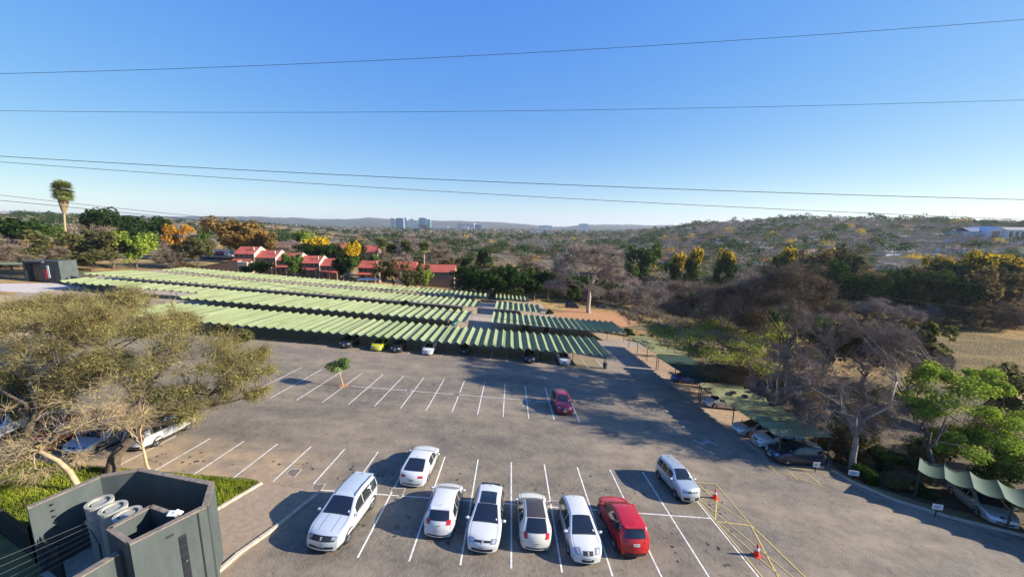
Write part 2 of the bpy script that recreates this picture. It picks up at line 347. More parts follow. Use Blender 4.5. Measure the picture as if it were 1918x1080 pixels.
yl = [(13.0, 22.9, 14.9, 16.2, m_yfaint), (12.9, 22.6, 13.1, 15.0, m_yline), (15.3, 24.9, 15.1, 20.5, m_yfaint), (15.1, 20.5, 15.6, 15.2, m_yline), (14.3, 22.9, 12.9, 20.6, m_yline), (12.9, 20.6, 15.1, 20.45, m_yline),
      (13.1, 20.5, 14.1, 16.6, m_yfaint), (13.9, 22.8, 15.1, 20.6, m_yfaint), (15.05, 20.4, 13.8, 16, m_yline), (20.9, 28.1, 26.6, 28.2, m_yline), (21.6, 28.1, 21.4, 26.8, m_yline), (22.9, 28.1, 22.6, 26.4, m_yline), (24.3, 28.1, 24, 25.9, m_yline), (20.9, 28.1, 24, 25.6, m_yfaint),
      (14.1, 22.9, 13.2, 22.9, m_yline), (13.2, 24.8, 15.3, 24.9, m_yfaint), (14.2, 22.9, 13.9, 24.6, m_yline)]
for a, b, c_, d, m in yl: pline('yellow_line', [(a, b), (c_, d)], .09, m, .016)
m_fline = noisy('faded_line_paint', (.2, .2, .2), (.42, .41, .4), 9., .8)
for a in [((26.6, 27.5), (27.2, 24.6)), ((27.4, 24.9), (32.5, 21.3)), ((28.6, 24.9), (28.3, 24.0)), ((30, 24), (29.7, 23.2)), ((31.3, 23.2), (31.0, 22.4))]: pline('bay_line', list(a), .08, m_fline, .006)
MB().add([(x, y, Tz(x, y)+.008) for x, y in [(17.0, 32.0), (17.25, 32.1), (17.9, 31.1), (17.65, 31.0)]], [(0, 3, 2, 1)]).add([(x, y, Tz(x, y)+.008) for x, y in [(17.7, 31.7), (17.8, 31.45), (18.6, 31.75), (18.5, 32.0)]], [(0, 1, 2, 3)]) \
    .add([(x, y, Tz(x, y)+.012) for x, y in [(18.35, 32.3), (18.6, 32.35), (19.1, 31.3), (18.85, 31.25)]], [(0, 3, 2, 1)]).build('direction_arrow', m_fline, lot)
for y in np.arange(34, 62, 4.2): pline('centre_dash', [(17.5, y), (17.7, y+1.3)], .1, m_fline)
for (x, y, s) in [(-14.2, 22.2, .42), (-7.0, 21.0, .45), (3.0, 21.0, .4), (-11.9, 20.9, .38), (-6.0, 38.8, .5), (3.9-1.4, 38.8, .5), (-11.2, 38.8, .4)]:
    fr = MB(); M = Matrix.Translation((x, y, Tz(x, y)+.012))
    for q in [(-s, s, -s, -s+.08), (-s, s, s-.08, s), (-s, -s+.08, -s+.08, s-.08), (s-.08, s, -s+.08, s-.08)]: fr.box(*q, 0, .02, M)
    fo = thing('drain_cover', 'square metal drain cover ' + ({-14.2: 'beside the yard verge', -7.0: 'between the coupe and the silver SUV', 3.0: 'beside the cream hatchback bonnet', -11.9: 'at the end of the curved kerb', -6.0: 'in the middle row, left one of the close pair', -11.2: 'in the middle row right of the young tree'}.get(x, 'in the middle row nearest the maroon car')), 'drain cover', (0, 0, 0), group='square drain covers on the row lines' if x > -14 else None)
    fr.build('frame', m_conc, fo); MB().box(-s+.08, s-.08, -s+.08, s-.08, 0, .008, M).build('lid', noisy('lid_metal', (.13, .1, .08), (.24, .19, .14), 9., .7) if 'lm' not in globals() else lm, fo)
    lm = fo.children[1].data.materials[0]
# oil and dirt spots: thin irregular stains
ms = pmat('oil_stain', (.045, .038, .032), .6)
sp = MB()
for i in range(520):
    k = rnd.choice([0, 1, 1, 2, 3]); bay = rnd.randint(-5, 12)
    cx = -16.07+2.5*bay + rnd.gauss(0, .38); cy = rnd.choice([18.0, 22.9, 36.4, 41.2])+rnd.gauss(0, .7)
    if not (cy > 30 and bay > 9) and not (cy < 20 and bay < 3):
        r = rnd.uniform(.03, .15); q = [(cx+r*rnd.uniform(.4, 1.3)*math.cos(a), cy+r*rnd.uniform(.4, 1.3)*math.sin(a)) for a in np.linspace(0, 2*PI, 8)[:-1]]
        sp.add([(x, y, Tz(x, y)+.003) for x, y in q], [tuple(range(7))])
tag(sp.build('oil_stain', ms, lot), kind='stuff')

# kerbs, each stone its own part
def kerb(pts, label, step=1.0, wd=.17, h=.13):
    k = thing('kerb', label, 'kerb', (pts[0][0], pts[0][1], Tz(*pts[0])))
    P = [Vector(p) for p in pts]; base = k.location
    for a, b in zip(P[:-1], P[1:]):
        n = max(1, round((b-a).length/step)); d = (b-a)/n; u = d.normalized(); nn = Vector((-u.y, u.x))*wd/2
        for i in range(n):
            s = a + d*i + u*.008; e = a + d*(i+1) - u*.008; j = rnd.uniform(-.008, .008)
            q = [(s-nn), (e-nn), (e+nn), (s+nn)]
            MB().prism([(p.x-base.x, p.y-base.y) for p in q], lambda x, y: Tz(x+base.x, y+base.y)-.2-base.z, lambda x, y: Tz(x+base.x, y+base.y)+h+j-base.z).build('kerbstone', m_kerb, k)
kerb([(-15.3, 20.9), (-16.0, 18.5), (-16.6, 16.6)], 'pale kerb edging the grass wedge behind the grey yard wall')
kerb([(-13.0, 14.2), (-12.8, 15.6), (-12.2, 17.4), (-11.5, 20.5)], 'pale curved kerb in front of the worn paving strip by the silver utility car')
kerb([(-13.2, 8.5), (-13.1, 12), (-13.0, 14.1)], 'pale kerb running out of the bottom of the picture')
kerb([(26.9, 28.2), (27.2, 26.4), (28.2, 24.6), (30.5, 22.9), (34, 21.4)], 'shaded kerb curving round the hedge bank on the right')

# ------------------------------------------------------------------ carports
def panel_mesh(wd, dp, sag, zy, zx, n=9, m=5, seed=0):
    r = np.random.RandomState(seed); t = np.linspace(0, 1, n); s = np.linspace(0, 1, m)
    Tt, S = np.meshgrid(t, s); wob = r.uniform(-.04, .04, (m, 1))
    Z = -4*sag*Tt*(1-Tt)*(1+wob*2) + zy*S*dp + zx*Tt*wd + .05*np.sin(PI*S)*4*Tt*(1-Tt)*r.uniform(-.6, .6)
    Yy = S*dp + np.where(S < .01, .1, 0)*4*Tt*(1-Tt) - np.where(S > .99, .12, 0)*4*Tt*(1-Tt)
    V = np.stack([Tt*wd, Yy, Z], -1).reshape(-1, 3); i = np.arange(n*m).reshape(m, n)
    F = np.stack([i[:-1, :-1], i[:-1, 1:], i[1:, 1:], i[1:, :-1]], -1).reshape(-1, 4)
    return mesh('roof_panel', V, F, True)
def carport(label, x0, x1, y0, y1, pitch, mat, group, z0=2.35, z1=2.9, sag=None, posts=5.0, name='carport'):
    sag = sag or pitch*.31
    n = max(1, round((x1-x0)/pitch)); pitch = (x1-x0)/n; dp = y1-y0
    c = thing(name, label, 'carport', (x0, y0, Tz(x0, y0)), group=group)
    zy = (Tz(x0+5, y1)+z1 - Tz(x0+5, y0)-z0)/dp; zx = PB if x0 > -141 else 0
    ms_ = [panel_mesh(pitch, dp, sag*s, zy, zx, seed=k) for k, s in enumerate((.95, 1., 1.06))]
    for i in range(n):
        x = x0+i*pitch; link('roof_panel', rnd.choice(ms_), mat, c, (x-x0, 0, Tz(x, y0)+z0+rnd.uniform(-.02, .02)-c.location.z))
    pm = {}
    for yy in (y0+.9, y1-.9):
        zt = lambda x: Tz(x, y0)+z0+zy*(yy-y0)-sag-.06-c.location.z
        MB().tube([(0, yy-y0, zt(x0)), (x1-x0, yy-y0, zt(x1))], .045, 4).build('beam', m_post, c)
        k = int((x1-x0)/posts)+1
        for i in range(k+1):
            x = min(x0+.3+i*posts, x1-.2); hgt = zt(x)+c.location.z-Tz(x, yy)+.05
            key = round(hgt, 1)
            if key not in pm: pm[key] = mesh('post', *(lambda b: (b.v, b.f))(MB().tube([(0, 0, -.1), (0, 0, hgt)], .05, 6)))
            link('post', pm[key], m_post, c, (x-x0, yy-y0, Tz(x, yy)-c.location.z))
    k = int((x1-x0)/posts)+1; sh = mesh('rafter', *(lambda b: (b.v, b.f))(MB().tube([(0, .3, -.03), (0, dp-.3, zy*(dp-.6)-.03)], .03, 4)))
    for i in range(k+1):
        x = min(x0+i*posts, x1); link('rafter', sh, m_post, c, (x-x0, 0, Tz(x, y0)+z0-c.location.z-.02))
    return c
G = 'pale green shade carports in long rows'
carport('nearest long pale green shade roof with cars parked beneath', -60.5, 15.2, 54.9, 66.2, 1.38, m_net, G, z1=2.9)
carport('second long pale green shade roof from the camera', -68.5, -9.2, 76, 89.6, 1.8, m_net, G)
carport('narrow shade roof joined to the left end of the second row', -103, -68.6, 84.6, 90.5, 1.8, m_net, G)
carport('third long pale green shade roof, reaching far left', -118, -9.2, 102.6, 116, 1.8, m_net, G)
carport('farthest long pale green shade roof in front of the red townhouses', -123, -8, 131, 141, 1.8, m_net, G)
carport('short striped shade roof right of the gap, behind the nearest roof', -4.2, 25, 77.8, 90.5, 1.38, m_net, G)
carport('small shade roof beyond the gap, near the green shrubs', -4.4, 8.6, 102.5, 117, 1.6, m_net, G)
carport('tiny farthest shade roof segment under dark trees', -5.5, 6.5, 133, 140.5, 1.6, m_net, G)
# the right hand roofs run along the drive: ridges run across it
def carport_side(label, y0, y1, xa, xb, mat, pitch=1.38, z0=2.55, z1=2.75):
    c = thing('carport', label, 'carport', (xa, y0, Tz(xa, y0)), group='shade roofs along the right side of the drive')
    n = max(1, round((y1-y0)/pitch)); pitch = (y1-y0)/n; dp = xb-xa; sag = pitch*.2
    zz = (Tz(xb, y0)+z1-Tz(xa, y0)-z0)/dp
    ms_ = []
    for k in range(3):
        me = panel_mesh(pitch, dp, sag, zz, PA, seed=k+5); v = np.empty(len(me.vertices)*3, np.float32); me.vertices.foreach_get('co', v); v = v.reshape(-1, 3)
        v = np.stack([v[:, 1], v[:, 0], v[:, 2]], -1); me.vertices.foreach_set('co', v.ravel()); me.flip_normals(); ms_.append(me)
    for i in range(n): link('roof_panel', rnd.choice(ms_), mat, c, (0, i*pitch, Tz(xa, y0+i*pitch)+z0-c.location.z+rnd.uniform(-.03, .03)))
    for xx in (xa+.3, xb-.8):
        zt = lambda y: Tz(xa, y)+z0+zz*(xx-xa)-sag-.05-c.location.z
        MB().tube([(xx-xa, 0, zt(y0)), (xx-xa, y1-y0, zt(y1))], .045, 4).build('beam', m_post, c)
        k = max(1, round((y1-y0)/6))
        for i in range(k+1):
            y = y0+.1+(y1-y0-.2)*i/k; MB().tube([(0, 0, -.1), (0, 0, zt(y)+c.location.z-Tz(xx, y))], .055, 6).build('post', m_post, c, (xx-xa, y-y0, Tz(xx, y)-c.location.z))
    return c
carport_side('olive shade roof on the drive with old tyres lying on top', 28.9, 42.2, 22.6, 27.9, m_net3)
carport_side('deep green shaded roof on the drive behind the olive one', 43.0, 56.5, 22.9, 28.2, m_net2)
carport_side('grey green shade roof farthest up the drive, under flat topped trees', 57.3, 72.5, 23.6, 28.6, m_net3)
# corner carport, bottom right, larger waves
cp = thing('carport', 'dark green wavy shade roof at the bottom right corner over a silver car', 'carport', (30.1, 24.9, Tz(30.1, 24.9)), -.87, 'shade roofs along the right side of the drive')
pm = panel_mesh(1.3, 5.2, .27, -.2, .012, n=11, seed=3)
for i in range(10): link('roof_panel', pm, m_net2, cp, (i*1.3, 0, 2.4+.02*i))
for i in range(4):
    for y in (.5, 4.4): MB().tube([(0, 0, -.8), (0, 0, 2.2-.2*y)], .06, 6).build('post', m_post, cp, (i*4.2+.1, y, 0))
for y in (.5, 4.4): MB().tube([(0, y, 2.1-.2*y), (13, y, 2.3-.2*y)], .045, 4).build('beam', m_post, cp)
for (dx, y) in [(0, 39.3), (.7, 38.3), (2.2, 36.2), (2.0, 39.8)]:
    M = Matrix.Translation((25.0+dx, y, Tz(25+dx, y)+2.62)); tb = MB()
    tb.lathe([(.2, 0), (.33, 0), (.36, .07), (.33, .16), (.2, .16), (.2, 0)], 14, M)
    tag(tb.build('tyre', pmat('rubber', (.02, .02, .022), .8), smooth=True), 'old black tyre lying on the olive shade roof', 'tyre', 'old tyres on the olive shade roof')

# ------------------------------------------------------------------ cars
m_glass = pmat('car_glass', (.012, .016, .022), .04, spec=.9)
m_black = pmat('black_plastic', (.018, .018, .02), .5)
m_tyre = pmat('tyre_rubber', (.02, .02, .022), .8)
m_rim = pmat('alloy_rim', (.5, .5, .52), .3, .8)
m_lamp = pmat('headlamp_lens', (.3, .33, .36), .12, .4, spec=.8)
m_tail = pmat('tail_lamp', (.45, .01, .015), .15, spec=.7)
m_plate = pmat('plate_white', (.7, .7, .66), .4)
m_chrome = pmat('bright_trim', (.6, .6, .62), .15, 1.)
m_badge = pmat('badge_grey', (.35, .35, .36), .6)
m_seam = pmat('seam_shadow_gap', (.03, .03, .03), .8)
PAINT = {}
def paint(name, c, metal=0., rough=.28):
    if name not in PAINT: PAINT[name] = pmat('paint_'+name, c, rough, metal, .5, .6)
    return PAINT[name]
def wheel_meshes(R):
    ty = MB().lathe([(R*.62, -.1), (R*.93, -.11), (R, -.07), (R, .07), (R*.93, .11), (R*.62, .1)], 20)
    rim = MB().lathe([(R*.64, .07), (R*.6, .095), (R*.56, .06)], 20)
    for j in range(5):
        a = 2*PI*j/5; M = Matrix.Rotation(a, 4, 'Z'); rim.box(.03, R*.6, -.035, .035, .05, .085, M)
    rim.lathe([(.075, .1), (.001, .1)], 10); hub = MB().lathe([(R*.6, .03), (.001, .03)], 16)
    return ty, rim, hub
WM = {}
def make_car(name, label, sp, pt, x, y, heading, group=None, cat='car', roofmat=None, dark_rims=False, zoff=0.):
    """sp: dict with profile; local +X is the nose"""
    Lc, W = sp['L'], sp['W']; hl = Lc/2; zb = sp.get('zb', .2); R = sp.get('R', .32)
    tp = np.array(sp['top'], float); xs = np.linspace(-hl, hl, 90); zs = np.interp(xs, tp[:, 0]*hl, tp[:, 1])
    k = np.array([1, 2, 3, 2, 1.]); k /= k.sum(); z2 = zs.copy()
    for _ in range(2): zp = np.pad(z2, 2, mode='edge'); z2 = np.convolve(zp, k, 'valid')
    z2[0] = zs[0]; z2[-1] = zs[-1]
    ztop = lambda q: np.interp(q, xs, z2)
    zbelt = lambda q: np.interp(q, [-hl, hl], sp['belt'])
    hw = W/2
    def Yw(q, z):
        q = np.asarray(q, float); z = np.asarray(z, float)
        a = np.clip((np.abs(q)-hl*.62)/(hl*.38), 0, 1); y = hw*(1-.17*a**2.4)
        y = y - hw*.05*np.clip((.62-z)/.4, 0, 1)**2 - hw*.035*np.clip((z-.62)/.4, 0, 1)**2
        zt = ztop(q); zbq = zbelt(q); y = y - sp.get('tumble', .3)*np.clip(z-zbq, 0, 1)
        r = .09; d = np.clip((zt-z)/r, 0, 1); return y - r*.9*(1-np.sqrt(1-(1-d)**2))
    # skin path
    zr, zf = z2[0], z2[-1]; lr = zr-zb; lf = zf-zb
    seg = np.concatenate([[0], np.cumsum(np.hypot(np.diff(xs), np.diff(z2)))]); tot = lr+seg[-1]+lf
    sx = lambda q: lr + float(np.interp(q, xs, seg))
    def skin(s, v):
        s = np.asarray(s, float); v = np.asarray(v, float); st = np.clip(s-lr, 0, seg[-1]); q = np.interp(st, seg, xs)
        z = np.where(s < lr, zb+s, np.where(s > lr+seg[-1], zf-(s-lr-seg[-1]), ztop(q)))
        y = Yw(q, z)*v; ew = np.clip((np.abs(q)-hl*.45)/(hl*.55), 0, 1)
        x_ = q + np.sign(q)*.15*(1-v*v)*ew**1.3*np.clip(1-(z-.9)*.6, .35, 1); inner = (s >= lr) & (s <= lr+seg[-1])
        z = z + np.where(inner, sp.get('camber', .035)*(1-v*v), 0)
        return np.stack([x_, y, z], -1)
    def grid(fn, a, b, off=0., flip=False):
        A, B = np.meshgrid(a, b); P = fn(A, B)
        if off:
            e = 1e-3; n = np.cross(fn(A+e, B)-P, fn(A, B+e)-P); n /= np.linalg.norm(n, axis=-1, keepdims=True)+1e-9
            P = P + n*off*(-1 if flip else 1)
        i = np.arange(A.size).reshape(A.shape); F = np.stack([i[:-1, :-1], i[:-1, 1:], i[1:, 1:], i[1:, :-1]], -1).reshape(-1, 4)
        if flip: F = F[:, ::-1]
        return P.reshape(-1, 3), F
    root = thing(name, label, cat, (x, y, Tz(x, y)+.01+zoff), group=group)
    nrm = Vector((-PB, -PA, 1)).normalized(); root.rotation_mode = 'QUATERNION'
    fwd = Vector((math.cos(heading), math.sin(heading), 0)); fwd = (fwd - nrm*fwd.dot(nrm)).normalized(); lft = nrm.cross(fwd)
    root.rotation_quaternion = Matrix((fwd, lft, nrm)).transposed().to_quaternion()
    def part(nm, P, F, mat, sm_=True, parent=None): return link(nm, mesh(nm, P, F if isinstance(F, np.ndarray) else F, sm_), mat, parent or root)
    def merge(parts):
        Vs, Fs, n = [], [], 0
        for P, F in parts: Vs.append(P); Fs.append(F+n); n += len(P)
        return np.concatenate(Vs), np.concatenate(Fs)
    def side(sg):
        def f(q, tt):
            zt = ztop(q); zbq = np.minimum(zbelt(q), zt-.02)
            z = np.where(tt < 1, zb+(zbq-zb)*tt, zbq+(zt-zbq)*(tt-1)); return np.stack([q, sg*Yw(q, z), z], -1)
        return f
    cols = np.concatenate([np.linspace(-hl, -hl*.8, 8), np.linspace(-hl*.78, hl*.78, 34), np.linspace(hl*.8, hl, 8)])
    rows = np.concatenate([np.linspace(0, 1, 7), 1+np.array([.2, .45, .7, .82, .9, .95, .98, 1.])])
    sv = np.concatenate([np.linspace(0, lr, 6), lr+np.interp(cols[1:-1], xs, seg), np.linspace(tot-lf, tot, 6)])
    parts = [grid(side(-1), cols, rows), grid(side(1), cols, rows, flip=True), grid(skin, sv, np.array([-1, -.9, -.7, -.45, -.2, 0, .2, .45, .7, .9, 1]))]
    body = part('body', *merge(parts), pt)
    # arches
    wx = sp['wheels']; arch = MB()
    for wxx in wx:
        for sg in (-1, 1):
            yo = float(Yw(wxx, R))+.004
            a = np.linspace(-.12, PI+.12, 15); pts = [(wxx+(R+.06)*math.cos(q), sg*(float(Yw(wxx, R+(R+.06)*math.sin(q)))+.004), R+(R+.06)*math.sin(q)) for q in a]
            arch.add(pts, [tuple(range(15)) if sg < 0 else tuple(range(15))[::-1]])
    arch.box(-hl*.93, hl*.93, -hw*.85, hw*.85, .16, zb+.03)
    arch.build('wheel_arch', m_black, root)
    if sp.get('clad'):
        P, F = merge([grid(side(s_), np.linspace(-hl, hl, 30), np.linspace(0, .2, 3), .005, s_ > 0) for s_ in (-1, 1)]); part('sill_cladding', P, F, m_black)
    if R not in WM:
        a, b, c_ = wheel_meshes(R); WM[R] = [mesh('tyre', a.v, a.f, True), mesh('rim', b.v, b.f), mesh('hub', c_.v, c_.f)]
        WM[R][0].materials.append(m_tyre); WM[R][1].materials.append(m_rim); WM[R][2].materials.append(m_black)
    for wxx in wx:
        for sg in (-1, 1):
            wh = link('wheel', None, parent=root, loc=(wxx, sg*(hw-.115), R)); wh.rotation_euler = (-PI/2*sg, 0, 0)
            for nm, me in zip(('tyre', 'rim', 'hub'), WM[R]): link(nm, me, parent=wh)
    # glass
    a0, a1 = sp['wind']; b0, b1 = sp['rear']
    P, F = grid(skin, np.linspace(sx(a0*hl), sx(a1*hl), 9), np.linspace(-.92, .92, 11), .008); wsc = part('windscreen', P, F, m_glass); P, F = grid(skin, np.linspace(sx(a1*hl)-.2, sx(a1*hl)-.1, 3), np.linspace(.76, .84, 3), .012); part('licence_disc', P, F, m_plate, parent=wsc)
    P, F = grid(skin, np.linspace(sx(b0*hl), sx(b1*hl), 9), np.linspace(-.86, .86, 11), .008); part('rear_window', P, F, m_glass)
    g = sp['side']
    for sg in (-1, 1):
        for q0, q1 in zip(g[:-1], g[1:]):
            P, F = grid(side(sg), np.linspace(q0*hl+.03, q1*hl-.03, 8), 1+np.linspace(.08, .8, 5), .007, sg > 0); part('side_window', P, F, m_glass)
    if sp.get('pano'):
        P, F = grid(skin, np.linspace(sx(-.38*hl), sx(a0*hl-.02), 12), np.linspace(-.8, .8, 9), .008); part('glass_roof', P, F, m_glass)
    if roofmat:
        P, F = grid(skin, np.linspace(sx(b1*hl+.03), sx(a0*hl-.03), 16), np.linspace(-.94, .94, 11), .006); part('roof_skin', P, F, roofmat)
    sm_ = []
    for q in sp.get('doors', (-.36, .02, .38)):
        for sg in (-1, 1): sm_.append(grid(side(sg), np.array([q*hl-.008, q*hl+.008]), np.linspace(.12, 1., 8), .005, sg > 0))
    sm_.append(grid(skin, np.array([sx(a1*hl)+.06, sx(a1*hl)+.075]), np.linspace(-.85, .85, 11), .005))
    for v0 in (-.9, .885): sm_.append(grid(skin, np.linspace(sx(a1*hl)+.07, sx(hl*.9), 10), np.array([v0, v0+.014]), .005))
    part('panel_gap', *merge(sm_), m_seam)
    if sp.get('hood_creases'):
        part('bonnet_crease', *merge([grid(skin, np.linspace(sx(a1*hl)+.12, sx(hl*.88), 8), np.array([v0, v0+.022]), .004) for v0 in (-.42, .4)]), m_dark)
    P, F = grid(skin, np.linspace(sx(a1*hl)+.005, sx(a1*hl)+.06, 3), np.linspace(-.93, .93, 9), .007); part('wiper_cowl', P, F, m_black)
    for sg in (-1, 1):
        qh = np.linspace(g[0]*hl-.02, g[-1]*hl+.05, 14); P, F = grid(side(sg), qh, np.array([.985, 1.06]), .006, sg > 0); part('waist_seal', P, F, m_black)
    # mirrors
    for sg in (-1, 1):
        qx = (a1-.06)*hl; zz_ = float(zbelt(qx))+.08; yy_ = float(Yw(qx, zz_-.05))
        mbm = MB().lathe([(.001, -.1), (.05, -.09), (.075, -.03), (.075, .05), (.05, .1), (.001, .11)], 10, Matrix.Translation((qx-.05, sg*(yy_+.13), zz_)) @ Matrix.Rotation(PI/2, 4, 'X') @ Matrix.Diagonal((.9, 1.1, 1, 1)))
        mbm.box(qx-.07, qx-.02, min(sg*yy_, sg*(yy_+.06)), max(sg*yy_, sg*(yy_+.06)), zz_-.05, zz_); mbm.build('mirror', sp.get('mirror', pt), root, smooth=True)
    # front
    zF = lambda z: tot-(z-zb)          # skin position on the front end at height z
    def S_front(z): return zF(z) if z < zf else sx(float(np.interp(-z, -z2[xs > hl*.45], xs[xs > hl*.45])))
    def S_rear(z): return (z-zb) if z < zr else sx(float(np.interp(z, z2[xs < -hl*.6], xs[xs < -hl*.6])))
    mz = sp.get('crease', .6)
    hz0, hz1 = sp['head']; hv = sp.get('headv', (.56, .97))
    for sg in (-1, 1):
        v = np.linspace(*hv, 5)*sg; v.sort()
        P, F = grid(skin, np.linspace(S_front(hz1), S_front(hz0), 6), v, .012); h_ = part('headlight', P, F, sp.get('lens', m_lamp))
        P, F = grid(skin, np.linspace(S_front(hz1-.03), S_front(hz0+.03), 4), np.linspace(hv[0]+.12, hv[1]-.1, 4)*sg if sg > 0 else np.linspace(-hv[1]+.1, -hv[0]-.12, 4), .018); part('reflector', P, F, m_badge, parent=h_)
    gz0, gz1, gv = sp['grille']; P, F = grid(skin, np.linspace(S_front(gz1), S_front(gz0), 4), np.linspace(-gv, gv, 9), .01); gr = part('grille', P, F, m_black)
    P, F = grid(skin, np.linspace(S_front((gz0+gz1)/2+.055), S_front((gz0+gz1)/2-.055), 3), np.linspace(-.06, .06, 3), .02); part('badge', P, F, m_badge, parent=gr)
    iz0, iz1, iv = sp.get('intake', (.27, .38, .6)); P, F = grid(skin, np.linspace(S_front(iz1), S_front(iz0), 4), np.linspace(-iv, iv, 9), .01); part('lower_intake', P, F, m_black)
    def plate(S0, S1, nm='number_plate'):
        P, F = grid(skin, np.linspace(S0, S1, 3), np.linspace(-.25, .25, 5), .022); pl = part(nm, P, F, m_plate)
        chs = [grid(skin, np.array([S0*.72+S1*.28, S0*.28+S1*.72]), np.array([v0, v0+.028]), .026) for v0 in (-.21, -.165, -.10, -.055, -.01, .06, .105, .15)]
        part('characters', *merge(chs), m_black, parent=pl)
    pz = sp.get('fplate', .45); plate(S_front(pz+.06), S_front(pz-.06)); pz = sp.get('rplate', .8); plate(S_rear(pz-.06), S_rear(pz+.06))
    # rear
    tz0, tz1 = sp['tail']; tv = sp.get('tailv', (.66, .99))
    for sg in (-1, 1):
        v = np.linspace(*tv, 4)*sg; v.sort(); P, F = grid(skin, np.linspace(S_rear(tz0), S_rear(tz1), 6), v, .012); tl = part('tail_light', P, F, m_tail)
    P, F = grid(skin, np.linspace(S_rear(.26), S_rear(.4 if sp.get('clad') else .33), 3), np.linspace(-.8, .8, 9), .012); part('rear_valance', P, F, m_black)
    if sp.get('spoiler'):
        q = b1*hl; z_ = float(ztop(q)); y_ = float(Yw(q, z_))*.92
        MB().box(q-.17, q+.08, -y_, y_, z_+.0, z_+.045).build('roof_spoiler', sp.get('spoilermat', pt), root)
    if sp.get('rails'):
        for sg in (-1, 1):
            yy_ = float(Yw(0, float(ztop(0))))*.93*sg
            MB().tube([(q*hl, yy_, float(ztop(q*hl))+(.05 if 0 < i < 5 else 0)) for i, q in enumerate((b1+.04, b1+.1, -.3, 0, a0-.1, a0-.04))], .02, 5).build('roof_rail', sp.get('railmat', m_black), root)
    if sp.get('ribs'):
        part('roof_rib', *merge([grid(skin, np.linspace(sx(b1*hl+.2), sx(a0*hl-.3), 10), np.array([v0, v0+.05]), .014) for v0 in (-.65, -.4, -.15, .1, .35, .6)]), pt)
    MB().tube([((b1+.1)*hl, 0, float(ztop((b1+.1)*hl))+.03), ((b1+.05)*hl, 0, float(ztop((b1+.1)*hl))+.1)], .012, 4).build('aerial', m_black, root)
    return root
HATCH = dict(L=3.95, W=1.72, R=.31, wheels=(-1.18, 1.27), belt=(.98, .88), tumble=.42, head=(.62, .76), tail=(.8, 1.02), grille=(.6, .68, .4), wind=(.13, .55), rear=(-.94, -.76), side=(-.8, -.42, .0, .38), rplate=.78, spoiler=1,
             top=[(-1, .62), (-.985, .8), (-.95, .97), (-.80, 1.34), (-.74, 1.42), (-.4, 1.5), (-.1, 1.5), (.12, 1.44), (.56, .97), (.7, .91), (.87, .8), (.95, .68), (1, .55)])
GOLF = dict(HATCH, L=4.26, W=1.80, R=.33, wheels=(-1.3, 1.33), belt=(.98, .86), wind=(.09, .5), head=(.58, .74), grille=(.62, .69, .62), intake=(.25, .38, .75), headv=(.6, .99),
            top=[(-1, .62), (-.985, .82), (-.94, 1.0), (-.8, 1.34), (-.72, 1.42), (-.4, 1.46), (-.15, 1.46), (.08, 1.4), (.51, .97), (.68, .9), (.87, .8), (.95, .68), (1, .52)])
SWIFT = dict(HATCH, L=3.85, W=1.74, belt=(.95, .88), wind=(.12, .5), rear=(-.93, -.68), tail=(.72, .98), rplate=.55, side=(-.6, -.25, .08, .34), tailv=(.72, 1.), spoiler=0,
             top=[(-1, .6), (-.99, .8), (-.94, .96), (-.74, 1.36), (-.66, 1.43), (-.35, 1.5), (-.1, 1.5), (.11, 1.44), (.51, .98), (.7, .92), (.87, .84), (.95, .72), (1, .55)])
POLO = dict(HATCH, L=4.0, W=1.70, belt=(.95, .86), wind=(.13, .54), head=(.58, .78), headv=(.55, .95), grille=(.56, .7, .4), intake=(.26, .4, .45), spoiler=0)
SUV = dict(L=4.45, W=1.88, R=.37, wheels=(-1.32, 1.34), zb=.26, belt=(1.1, 1.05), tumble=.36, head=(.74, .87), headv=(.66, .98), tail=(.9, 1.15), grille=(.68, .88, .93), intake=(.34, .46, .8), wind=(.13, .44), rear=(-.96, -.87), side=(-.86, -.52, -.1, .28), rplate=.95,
           fplate=.5, clad=1, rails=1, ribs=1, hood_creases=1, doors=(-.42, -.08, .32), spoiler=1,
           top=[(-1, .7), (-.99, .95), (-.965, 1.15), (-.89, 1.6), (-.85, 1.68), (-.5, 1.76), (-.1, 1.77), (.12, 1.7), (.45, 1.17), (.6, 1.11), (.86, 1.02), (.95, .9), (1, .68)])
CROSS = dict(SUV, L=4.3, W=1.79, R=.34, wheels=(-1.27, 1.3), zb=.24, belt=(1.06, .98), head=(.7, .84), tail=(.86, 1.06), grille=(.58, .76, .45), rplate=.8, ribs=0, hood_creases=0, rails=0, doors=(-.4, -.03, .36), side=(-.8, -.45, -.05, .32), wind=(.12, .48), rear=(-.94, -.81),
             top=[(-1, .65), (-.985, .88), (-.95, 1.04), (-.84, 1.46), (-.78, 1.53), (-.45, 1.6), (-.1, 1.61), (.11, 1.54), (.49, 1.07), (.64, 1.02), (.86, .93), (.95, .8), (1, .62)])
MINI = dict(CROSS, L=3.6, W=1.56, R=.29, wheels=(-1.1, 1.17), belt=(1.0, .98), head=(.74, .88), headv=(.6, .98), grille=(.74, .84, .55), intake=(.3, .5, .85), fplate=.42, rails=0,
            top=[(-1, .65), (-.99, .9), (-.965, 1.04), (-.9, 1.45), (-.84, 1.52), (-.5, 1.56), (-.05, 1.56), (.2, 1.5), (.48, 1.12), (.66, 1.07), (.9, .97), (.96, .84), (1, .62)])
